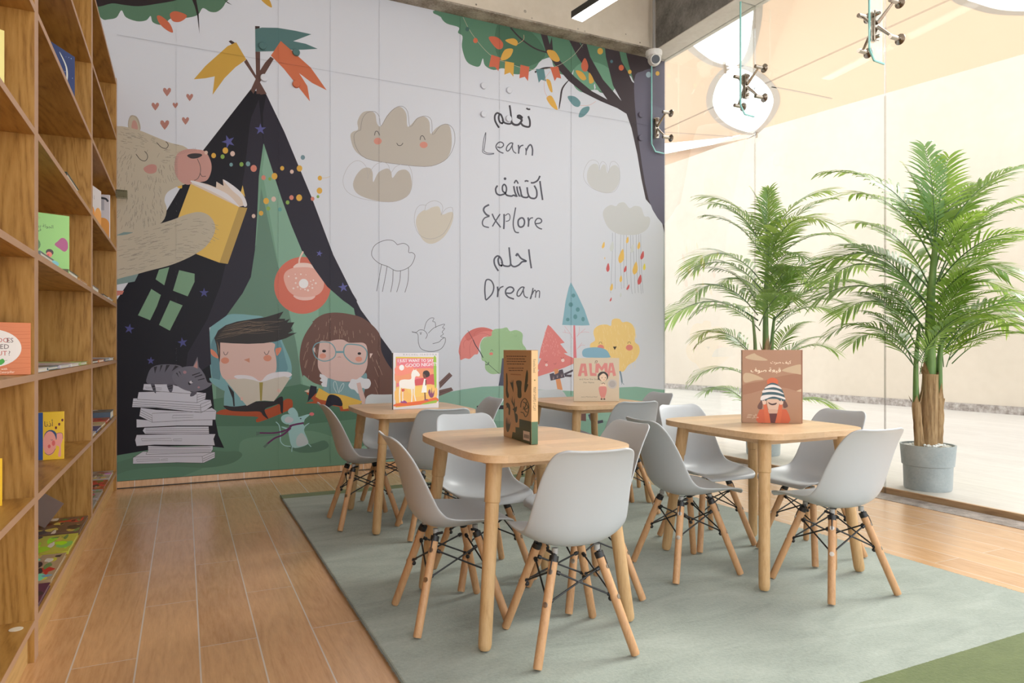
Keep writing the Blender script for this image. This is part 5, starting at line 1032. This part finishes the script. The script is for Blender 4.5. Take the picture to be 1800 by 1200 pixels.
# spine on the viewer's right end
a = Art((w_, 0, 0), (1, 0, 0), .00002, (.0005, .0215, .001, .284), 1.08, .35, .4, 'book'); a.M = lambda x, y: (x / 40 * .022, (1000 - y) / 1000 * .285)
a.pol(Q, (218, 180, 130), [(0, 0), (40, 0), (40, 1000), (0, 1000)]); a.pol(Q, TG_, [(0, 758), (40, 758), (40, 1000), (0, 1000)])
a.text(Q, DG, 'Kenesha Sneed', 11, 95, 17, 90, 1.0); a.text(Q, DG, 'MANY SHAPES of CLAY', 11, 390, 18, 90, .98); a.dot(Q, (130, 120, 60), 20, 318, 5, 8)
a.build('spine_print', b, None)
b, w_ = stand('cream square picture book with large pink lettering, on the back right table', (1.918, 3.238), (2.142, 3.131), .237, .011, (204, 189, 166), (150, 150, 140))
a = Local((388, 793, 852, 1222), w_, .237); PK = (206, 130, 124)
a.pol(Q, PK, [(430, 972), (462, 848), (512, 848), (530, 970), (500, 975), (494, 940), (470, 940), (462, 974)]); a.pol(Q, (204, 189, 166), [(474, 920), (486, 870), (494, 918)])
a.pol(Q, PK, [(542, 846), (572, 846), (574, 940), (620, 945), (622, 972), (556, 970)])
a.pol(Q, PK, [(606, 940), (612, 850), (645, 845), (672, 885), (700, 842), (732, 846), (736, 940), (705, 930), (700, 890), (676, 925), (645, 890), (640, 940)])
a.pol(Q, PK, [(728, 972), (752, 842), (790, 842), (820, 966), (790, 974), (782, 938), (758, 940), (752, 975)]); a.pol(Q, (204, 189, 166), [(762, 918), (772, 870), (780, 916)])
a.st(Q, (110, 80, 70), [(605, 848), (612, 822), (630, 824), (618, 845)], 5)
a.text(Q, (120, 112, 96), 'and How She Got', 445, 1010, 17, 0, 1.1); a.text(Q, (120, 112, 96), 'Her Name', 485, 1042, 17, 0, 1.1); a.text(Q, (120, 112, 96), 'Juana Martinez-Neal', 465, 1182, 12, 0, 1.2)
a.dot(Q, (188, 182, 178), 782, 1050, 48, 46, n=24); a.dot(Q, (170, 164, 162), 782, 1050, 34, 32, n=24)
a.dot(Q, (44, 38, 36), 686, 975, 54, 48, n=20); a.poly(Q, (226, 200, 176), [(650, 975), (690, 945), (722, 970), (722, 1005), (690, 1025), (660, 1010)], n=3); a.st(Q, (70, 56, 50), [(640, 1010), (642, 975), (690, 935)], 9)
for x in (676, 710): a.dot(Q, (50, 42, 40), x, 988, 4, 5)
a.st(Q, (180, 80, 80), [(690, 1008), (697, 1010), (704, 1005)], 4)
a.poly(Q, (226, 200, 176), [(655, 1060), (675, 1045), (710, 1045), (720, 1075), (690, 1085), (660, 1080)], n=3); a.st(Q, (60, 54, 54), [(672, 1050), (690, 1040), (708, 1052)], 5)
a.poly(Q, (208, 136, 128), [(645, 1080), (690, 1072), (720, 1080), (724, 1120), (705, 1175), (665, 1175), (648, 1130)], n=3); a.st(Q, (208, 136, 128), [(672, 1170), (674, 1192)], 16); a.st(Q, (208, 136, 128), [(700, 1170), (698, 1192)], 16); a.dot(Q, (40, 34, 34), 672, 1199, 11, 6); a.dot(Q, (40, 34, 34), 700, 1199, 11, 6)
a.done(b)
b, w_ = stand('brown picture book showing a child in a striped bobble hat, on the window table', (1.965, 2.032), (2.153, 1.909), .284, .026, (163, 124, 98), (178, 158, 142))
a = Local((120, 115, 966, 1157), w_, .284); L1 = (188, 164, 134)
a.poly(Q, (152, 108, 82), [(120, 620), (400, 560), (700, 480), (966, 470), (966, 700), (600, 640), (120, 760)], n=3)
for q in ([(160, 225), (280, 165), (330, 190), (480, 262), (300, 262)], [(140, 460), (240, 450), (420, 530), (300, 550), (150, 580)], [(680, 400), (800, 350), (950, 325), (966, 455), (860, 450), (720, 425)], [(880, 700), (940, 670), (966, 665), (966, 705)]): a.poly(Q, L1, q, n=4)
a.pol(Q, (140, 96, 72), [(942, 115), (966, 115), (966, 1157), (952, 1157)])
for dx in (0, 2): a.text(Q, (232, 214, 190), '\ufe95\ufeae\ufebb \ufed2\ufef4\ufedb', 515 + dx, 310, 44, 0, 1.06); a.text(Q, (236, 220, 196), '\ufed1\ufeee\ufebb \ufe94\ufecc\ufe92\ufed7', 235 + 1.5 * dx, 432, 62, 0, 1.12)
a.dot(Q, (198, 96, 56), 546, 570, 80, 60, n=20)
a.poly(Q, (58, 84, 92), [(380, 845), (400, 740), (450, 640), (510, 590), (570, 585), (630, 620), (690, 700), (725, 830), (700, 850), (560, 825), (430, 840)], n=4)
for q in ([(455, 640), (510, 612), (570, 612), (640, 635), (675, 670), (660, 672), (560, 645), (440, 665)], [(415, 690), (520, 680), (620, 692), (692, 730), (698, 745), (600, 718), (500, 712), (408, 725)], [(395, 770), (500, 752), (620, 760), (712, 790), (720, 820), (640, 795), (540, 780), (388, 835)]): a.poly(Q, (216, 210, 208), q, n=4)
a.poly(Q, (98, 66, 56), [(375, 850), (400, 850), (405, 920), (390, 960), (345, 955), (335, 915)], n=3); a.poly(Q, (98, 66, 56), [(690, 850), (725, 840), (760, 905), (745, 930), (700, 935)], n=3)
a.poly(Q, (192, 92, 60), [(345, 1157), (350, 1000), (400, 960), (560, 990), (700, 955), (755, 990), (768, 1157)], n=3)
a.poly(Q, (206, 176, 156), [(468, 850), (480, 820), (560, 812), (630, 825), (640, 900), (610, 980), (550, 1000), (490, 960)], n=4); a.poly(Q, (196, 160, 140), [(490, 965), (610, 965), (606, 1020), (500, 1020)], n=3)
a.pol(Q, (96, 50, 48), [(500, 1020), (608, 1018), (600, 1157), (520, 1157)])
a.pol(Q, (200, 100, 64), [(418, 885), (462, 890), (500, 1050), (520, 1157), (440, 1157)]); a.pol(Q, (200, 100, 64), [(636, 890), (686, 885), (670, 1050), (655, 1157), (580, 1157), (610, 1030)])
for x in (430, 668): a.poly(Q, (212, 184, 166), [(x - 32, 830), (x - 12, 845), (x, 815), (x + 8, 845), (x + 26, 840), (x + 22, 885), (x - 18, 890)], n=3)
a.poly(Q, (66, 42, 42), [(484, 858), (540, 880), (605, 865), (590, 892), (540, 902), (500, 885)], n=3)
a.text(Q, (222, 200, 176), '\ufeae\ufed4\ufecc\ufe9f \ufef2\ufee0\ufecb', 190, 1050, 24, 0, 1.1); a.text(Q, (222, 200, 176), '\ufeae\ufed4\ufecc\ufe9f \ufef2\ufee0\ufecb \ufee1\ufeee', 180, 1082, 24, 0, 1.0)
a.done(b)
# ================================================================== YARD
M_leafn = NT('palm_leaf', .32, .5); oi = M_leafn.n('ObjectInfo'); nz = M_leafn.n('TexNoise', i_Scale=9.0); M_leafn.l(M_leafn.mapped((1, 1, 1)), nz.inputs['Vector'])
M_leafn.l(M_leafn.ramp(M_leafn.math('ADD', M_leafn.math('MULTIPLY', oi.outputs['Random'], .6), M_leafn.math('MULTIPLY', nz.outputs['Fac'], .4)), [(.1, (.055, .145, .035, 1)), (.5, (.135, .285, .05, 1)), (.92, (.38, .52, .08, 1))]), M_leafn.b.inputs['Base Color'])
tr_ = M_leafn.n('BsdfTranslucent'); tr_.inputs['Color'].default_value = (.42, .58, .09, 1); mxs = M_leafn.n('MixShader'); mxs.inputs[0].default_value = .38
out_ = M_leafn.t.nodes['Material Output']; M_leafn.l(M_leafn.b.outputs[0], mxs.inputs[1]); M_leafn.l(tr_.outputs[0], mxs.inputs[2]); M_leafn.l(mxs.outputs[0], out_.inputs['Surface'])
M_leaf = M_leafn.m
M_rach = mat('palm_rachis', (.075, .15, .04, 1), .5)
M_stem = NT('palm_green_stem', .5); n_ = M_stem.n('TexNoise', i_Scale=2.0, i_Detail=4.0); M_stem.l(M_stem.mapped((18, 18, 2)), n_.inputs['Vector']); M_stem.l(M_stem.ramp(n_.outputs['Fac'], [(.3, (.075, .17, .035, 1)), (.7, (.20, .32, .085, 1))]), M_stem.b.inputs['Base Color'])
M_bark = NT('palm_fibre_bark', .85, .2); n_ = M_bark.n('TexNoise', i_Scale=2.5, i_Detail=6.0, i_Roughness=.7); M_bark.l(M_bark.mapped((26, 26, 2.2)), n_.inputs['Vector'])
M_bark.l(M_bark.ramp(n_.outputs['Fac'], [(.28, (.11, .06, .03, 1)), (.5, (.34, .215, .11, 1)), (.75, (.56, .40, .23, 1))]), M_bark.b.inputs['Base Color']); M_bark.bump(n_.outputs['Fac'], .8, .006)
M_pot = conc('pale_blue_grey_pot', (.32, .36, .375, 1), (.43, .465, .475, 1), 6.0, .5)
M_peb = mat('white_pebble', (.78, .77, .75, 1), .6)
rp = random.Random(11)
def frond_mesh(L, e0, droop, nl=30, lmax=.21, side=0.0, seed=1):
    r_ = random.Random(seed); pts = []; p = V3((0, 0, 0)); N = 26; e = e0; yaw = 0
    for i in range(N + 1):
        pts.append(p.copy()); f = i / N; ee = R(e0 - droop * f ** 1.5); yaw = side * f * f
        p = p + V3((cos(ee) * cos(yaw), cos(ee) * sin(yaw), sin(ee))) * (L / N)
    mb = MB(); mb.k = 1; mb.tube(pts, [.0058 * (1 - .85 * i / N) + .0008 for i in range(N + 1)], 6); mb.k = 0
    for i in range(nl):
        f = .16 + .84 * (i + .5) / nl; x = f * N; j = min(int(x), N - 1); q = pts[j].lerp(pts[j + 1], x - j); d = (pts[j + 1] - pts[j]).normalized()
        sd = V3((-d.y, d.x, 0)); sd = sd.normalized() if sd.length > .05 else V3((0, 1, 0)); up = sd.cross(d) * -1
        if up.z < 0: up = -up
        for s in (-1, 1):
            ln = lmax * (.45 + .55 * sin(pi * min(1, .12 + f * .80)) ** .7) * r_.uniform(.85, 1.1) * (1 - .35 * f * f); ang = R(58 - 30 * f + r_.uniform(-6, 6))
            dv = (d * cos(ang) + sd * s * sin(ang) + up * (.22 - .1 * f)).normalized(); wv = (d * sin(ang) - sd * s * cos(ang)).normalized(); w_ = .0110 * r_.uniform(.85, 1.2)
            row = []
            for k, (t, ww) in enumerate(((0, .35), (.25, 1), (.55, .95), (.8, .6), (1.0, .06))):
                c = q + dv * ln * t + V3((0, 0, -1)) * ln * .34 * t * t
                row.append((c - wv * w_ * ww, c + wv * w_ * ww))
            mb.grid([list(a) for a in row])
    me = mb.build('frond', [M_leaf, M_rach], None, 0, recalc=False)
    m = me.data; bpy.data.objects.remove(me); return m
FV = {}
for nm, e0, dr in (('up', 84, 26), ('high', 66, 62), ('mid', 50, 88), ('low', 30, 80), ('flat', 12, 62)):
    FV[nm] = [frond_mesh(1.0, e0, dr, 25, .45, sd_, 10 + i) for i, sd_ in enumerate((-.35, .3))]
def palm(label, x, y, k, fr, trunks):
    t = thing('potted_palm', label, 'potted palm', (x, y, PZ), 0, 'artificial palms on the patio')
    MB().lathe([(.001, 0), (.118, 0), (.122, .01), (.126, .136), (.133, .140), (.142, .252), (.142, .256), (.133, .256), (.131, .215), (.001, .215)], (0, 0, 0), 56).build('pot', M_pot, t, 35)
    for (x0, x1, dy, r0, r1, zb, z1, lean) in trunks:
        rd = V3((C_, -S_, 0)); fw = V3((S_, C_, 0)); a = rd * x0 + fw * dy; b_ = rd * x1 + fw * dy * .6
        pts = [a.lerp(b_, i / 10) + V3((0, 0, .20 + (zb - .20) * i / 10)) for i in range(11)]
        tk = MB().tube(pts, [r0 + (r1 - r0) * i / 10 + rp.uniform(-.0025, .0025) for i in range(11)], 14)
        for q in range(5):        # ragged sheath tips
            an = rp.uniform(0, 6.28); o = V3((cos(an), sin(an), 0)); top = pts[-1] + o * r1
            w_ = V3((-sin(an), cos(an), 0)) * r1 * .6; tk.add([top - w_, top + w_, top + o * .018 + V3((0, 0, rp.uniform(.03, .11)))], [(0, 1, 2)])
        tk.build('trunk', M_bark.m, t, 50, recalc=False)
        st = [b_ + V3((0, 0, zb - .06)), b_ * 1.0 + V3((0, 0, (zb + z1) / 2)), b_ + rd * lean + V3((0, 0, z1))]
        MB().tube(cr(st, False, 5), [r1 * .84 - r1 * .5 * i / 10 for i in range(11)], 12).build('stem', M_stem.m, t, 50)
    for i, (x_, dy, z, az, v, L) in enumerate(fr):
        # keep the leaves on the yard side of the glass
        bx0 = x + C_ * x_ + S_ * dy; c0, L0 = cos(R(az)), L; RE = {'up': .30, 'high': .62, 'mid': .72, 'low': .82, 'flat': .85}[v]
        for _ in range(40):
            d_ = (az - 25.5 + 180) % 360 - 180
            if bx0 + RE * L * cos(R(d_)) - .30 * L * abs(sin(R(d_))) * .55 > GX + .05: break
            az -= 4 if d_ > 0 else -4
            L = L0 * min(1.22, max(1.0, abs(c0) / max(.3, abs(cos(R(az))))))
        o = bpy.data.objects.new('frond', FV[v][i % 2]); COL.objects.link(o); o.parent = t
        o.location = V3((C_, -S_, 0)) * x_ + V3((S_, C_, 0)) * dy + V3((0, 0, z)); o.rotation_euler = (R(rp.uniform(-10, 10)), 0, R(az) - TH); o.scale = (L, L * rp.uniform(.9, 1.05), L)
        Mw = Matrix.Translation((x, y, PZ)) @ Matrix.LocRotScale(o.location, o.rotation_euler, o.scale)
        if min((Mw @ q.co).x for q in o.data.vertices) < GX + .032:     # leaflets that press flat against the pane
            o.data = o.data.copy(); Mi = Mw.inverted()
            for q in o.data.vertices:
                p = Mw @ q.co
                if p.x < GX + .032: p.x = GX + .026 + .006 * rp.random(); q.co = Mi @ p
    return t
def crown(x, dy, z0, z1, n, L0, L1, kinds, a0=0):
    out = []
    for i in range(n):
        f = i / max(1, n - 1); out.append((x, dy, z0 + (z1 - z0) * f, a0 + i * 137.5, kinds[min(len(kinds) - 1, int(f * len(kinds)))], L0 + (L1 - L0) * f))
    return out
# fronds: offset right, offset back, height above patio, azimuth from camera-right (deg, 90 = away), kind, length
F1 = [(.04, 0, 1.44, 100, 'up', .62), (.03, 0, 1.40, 172, 'high', .70), (.05, .02, 1.40, 30, 'high', .66), (.05, 0, 1.38, -4, 'high', .74), (.05, .02, 1.38, 62, 'up', .60), (.03, 0, 1.36, 130, 'up', .55),
      (.05, 0, 1.18, 8, 'high', .80), (.05, -.02, 1.20, -22, 'high', .62), (.02, 0, 1.14, 184, 'high', .62), (.02, -.02, 1.12, 205, 'mid', .70), (.02, 0, 1.04, 176, 'mid', .74), (.05, 0, 1.02, -6, 'high', .66), (.04, .02, 1.0, 20, 'mid', .60), (.04, -.04, 1.10, -60, 'mid', .45), (.02, -.04, 1.05, -120, 'mid', .45),
      (-.02, 0, .92, 182, 'mid', .68), (-.04, -.02, .86, 190, 'mid', .60), (.06, 0, .82, -4, 'mid', .78), (.07, 0, .84, 10, 'mid', .72), (.08, -.03, .80, -40, 'mid', .52), (.02, -.04, .90, -95, 'high', .42),
      (-.08, -.02, .74, 176, 'mid', .52), (-.09, -.03, .70, 200, 'mid', .46), (-.07, -.04, .66, -112, 'up', .36), (.12, 0, .74, 0, 'mid', .60), (.12, -.03, .72, -24, 'mid', .50), (.12, .02, .70, 22, 'high', .44), (.11, .03, .70, 60, 'high', .42), (-.07, .03, .72, 130, 'high', .42), (.0, .04, .9, 90, 'high', .5)]
F1 += [(.03, .0, 1.30, 150, 'high', .66), (.05, .0, 1.28, 45, 'high', .62), (.04, -.03, 1.26, -80, 'high', .42), (.04, -.03, 1.18, -150, 'mid', .55), (.03, .0, .96, 160, 'high', .66), (.06, .0, .94, 25, 'high', .66), (.05, -.04, .95, -50, 'mid', .48), (-.04, -.03, .80, 215, 'mid', .50), (-.06, 0, .80, 165, 'high', .46), (.10, 0, .80, 12, 'mid', .62), (.0, -.05, .82, -80, 'high', .40), (-.08, -.03, .72, -140, 'high', .36), (.04, .02, 1.42, 78, 'high', .5)]
palm('tall potted palm nearest the camera outside the glass, in a two-tier blue-grey pot', 3.872, 2.545, 1, F1,
     [(-.055, -.075, -.02, .026, .022, .50, .95, .02), (.0, .015, .0, .052, .040, .66, 1.42, .03), (.062, .075, .02, .030, .026, .52, .95, .03)])
F2 = [(.03, 0, 1.62, 100, 'up', .46), (.03, 0, 1.60, 140, 'up', .46), (.03, 0, 1.58, 50, 'up', .50), (.03, 0, 1.56, 170, 'high', .60), (.03, 0, 1.56, 12, 'high', .72), (.03, -.02, 1.50, -10, 'high', .66), (.02, -.02, 1.50, 192, 'high', .64), (.03, -.03, 1.46, 215, 'mid', .60), (.04, -.02, 1.42, -28, 'mid', .64), (.03, .02, 1.4, 75, 'high', .5),
      (.0, 0, 1.30, 176, 'mid', .68), (-.01, -.02, 1.24, 196, 'mid', .62), (.05, 0, 1.24, 2, 'mid', .74), (.05, -.02, 1.22, -30, 'mid', .52), (.02, -.04, 1.24, -90, 'mid', .44), (.02, -.03, 1.28, -130, 'mid', .48), (.02, .03, 1.2, 120, 'mid', .5), (.05, .02, 1.16, 28, 'mid', .6),
      (-.04, 0, 1.06, 182, 'mid', .62), (-.04, 0, 1.02, 176, 'low', .84), (.08, 0, 1.02, 0, 'mid', .86), (.09, -.02, .98, -20, 'mid', .56), (-.04, -.03, .98, 212, 'mid', .50), (.04, -.03, 1.08, -75, 'high', .42), (.02, .03, 1.05, 100, 'high', .45), (.08, .02, .94, 32, 'high', .50),
      (-.07, 0, .74, 170, 'mid', .50), (-.08, -.02, .56, 184, 'low', .46), (.10, 0, .60, 10, 'high', .46), (.10, -.02, .66, -8, 'mid', .50), (-.07, -.02, .32, 178, 'mid', .42), (.09, -.02, .34, -6, 'low', .50), (.10, 0, .28, -14, 'mid', .44)]
F2 += [(.03, .0, 1.44, 155, 'high', .60), (.04, .0, 1.42, 30, 'high', .62), (.03, -.03, 1.36, -100, 'high', .42), (.02, -.02, 1.16, -150, 'mid', .52), (.06, -.02, 1.12, -40, 'mid', .50), (-.02, .02, 1.10, 150, 'high', .55), (.06, .02, 1.10, 40, 'high', .55), (.02, -.04, .98, -100, 'high', .40), (-.03, -.02, .94, 200, 'mid', .50), (.08, .0, .92, 12, 'mid', .60), (-.06, .0, .72, 200, 'mid', .42), (.09, .0, .72, 30, 'high', .46)]
palm('potted palm farther along the glass, behind the hat book, in a pale pot', 3.985, 3.905, 1, F2,
     [(-.05, -.065, -.02, .024, .022, .62, 1.05, -.02), (.01, .02, .0, .036, .030, .80, 1.58, .02), (.06, .07, .02, .028, .026, .60, 1.05, .02)])
for (x, y, lab) in ((3.872, 2.545, 'white pebbles filling the nearer palm\'s pot'), (3.985, 3.905, 'white pebbles filling the farther palm\'s pot')):
    pb = MB()
    for i in range(230):
        r_ = .126 * sqrt(rp.random()); an = rp.uniform(0, 6.28); s_ = rp.uniform(.006, .011); pb.ball((r_ * cos(an), r_ * sin(an), .004 + rp.uniform(0, .010) + (.016 if r_ < .08 else 0)), s_, 7, 5, (1, rp.uniform(.7, 1.2), .7))
    pb.lathe([(.001, .012), (.08, .010), (.1305, .0), (.001, 0)], (0, 0, 0), 32)
    o = pb.build('white_pebbles', M_peb, None, 50, recalc=False); o.location = (x, y, PZ + .2155 + .014); tag(o, lab, 'pebbles', None, 'stuff')
# ------------------------------------------------------------------ shade sails
def sail_mat():
    m = bpy.data.materials.new('sand_sailcloth'); m.use_nodes = True; t = m.node_tree; b = t.nodes['Principled BSDF']; b.inputs['Base Color'].default_value = (.74, .63, .53, 1); b.inputs['Roughness'].default_value = .8
    tr = t.nodes.new('ShaderNodeBsdfTranslucent'); tr.inputs[0].default_value = (.75, .63, .52, 1); mx = t.nodes.new('ShaderNodeMixShader'); mx.inputs[0].default_value = .62
    t.links.new(b.outputs[0], mx.inputs[1]); t.links.new(tr.outputs[0], mx.inputs[2]); t.links.new(mx.outputs[0], t.nodes['Material Output'].inputs['Surface']); return m
M_sail = sail_mat(); M_hem = mat('sail_hem_webbing', (.62, .55, .49, 1), .8)
def sail(label, px, z, hems, seams=()):
    P = [at_z(x, y, z) for x, y in px]; P = clip_poly([(p.x, p.y) for p in P], (3.84, 40, -10, 40))
    c = (sum(p[0] for p in P) / len(P), sum(p[1] for p in P) / len(P), z); t = thing('shade_sail', label, 'shade sail', c, 0, 'sand shade sails over the yard')
    MB().prism([(a - c[0], b_ - c[1], 0) for a, b_ in P], (0, 0, .004)).build('cloth', M_sail, t, 0)
    for nm, L, w_ in [('hem', h, .035) for h in hems] + [('seam', s, .010) for s in seams]:
        Q2 = [at_z(x, y, z) for x, y in L]; Q2 = [V3(tuple(q)) for q in cr([(q.x, q.y, 0) for q in Q2], False, 6)]; Q2 = [q for q in Q2 if q.x > 3.85]
        if len(Q2) < 2: continue
        l_, r_ = [], []
        for i, q in enumerate(Q2):
            d = (Q2[min(i + 1, len(Q2) - 1)] - Q2[max(i - 1, 0)]).normalized(); n_ = V3((-d.y, d.x, 0)) * w_; l_.append(q + n_ - V3((c[0], c[1], 0))); r_.append(q - n_ - V3((c[0], c[1], 0)))
        MB().prism([(q.x, q.y, -.004) for q in l_] + [(q.x, q.y, -.004) for q in r_[::-1]], (0, 0, .0035)).build(nm, M_hem, t, 0)
    return t
EYE_R = [(1328, 234), (1350, 212), (1364, 185), (1363, 163), (1347, 141), (1322, 123), (1300, 116)]; EYE_L = [(1322, 236), (1292, 228), (1268, 215), (1252, 196), (1247, 175), (1254, 148), (1268, 128), (1278, 120)]
OPR = [(1300, 116), (1312, 104), (1323, 78), (1331, 35), (1333, 0), (1334, -50)]; OPL = [(1278, 118), (1250, 110), (1228, 96), (1212, 82), (1190, 55), (1170, 20), (1160, -10)]; OP3 = [(1640, -60), (1680, -5), (1710, 9), (1750, 20), (1800, 23), (1860, 20), (1930, 8)]
sail('large sand shade sail over the patio, right of the eye-shaped opening', EYE_R + OPR[1:] + [(1360, -160)] + [(1560, -200)] + OP3 + [(2010, 32), (1800, 95), (1560, 163), (1340, 226)], 3.55, [EYE_R, OPR, OP3], [[(1356, 152), (1400, 160), (1462, 173)]])
sail('sand shade sail left of the eye-shaped opening, behind the mural\'s edge', EYE_L[::-1] + [(1300, 237), (1273, 242), (1200, 249), (1168, 252), (1040, 262), (1060, 60), (1100, -10)] + OPL[::-1][:-1], 3.55, [EYE_L, OPL], [[(1168, 232), (1230, 236), (1290, 240)]])
sC = sail('narrow far sand shade sail below the others near the mural\'s edge', [(1316, 243), (1262, 258), (1210, 277), (1168, 291), (1060, 330), (1060, 290), (1168, 271), (1240, 257)], 3.35, [])
br = MB()
for px, py in ((1330, 236), (1274, 119)):
    q = at_z(px, py, 3.55); d = V3((.7, .7, 0)); br.tube([q - d * .12, q + d * .12], .014, 8)
tie = tag(br.build('sail_tie', M_steel, None, 40), 'steel rod ties joining the tips of two shade sails', 'sail tie')
q1 = at_z(1314, 243.5, 3.352); q2 = at_z(1328, 237, 3.548); MB().tube([q1 - sC.location, q2 - sC.location], .008, 8).build('tie_rod', M_steel, sC)
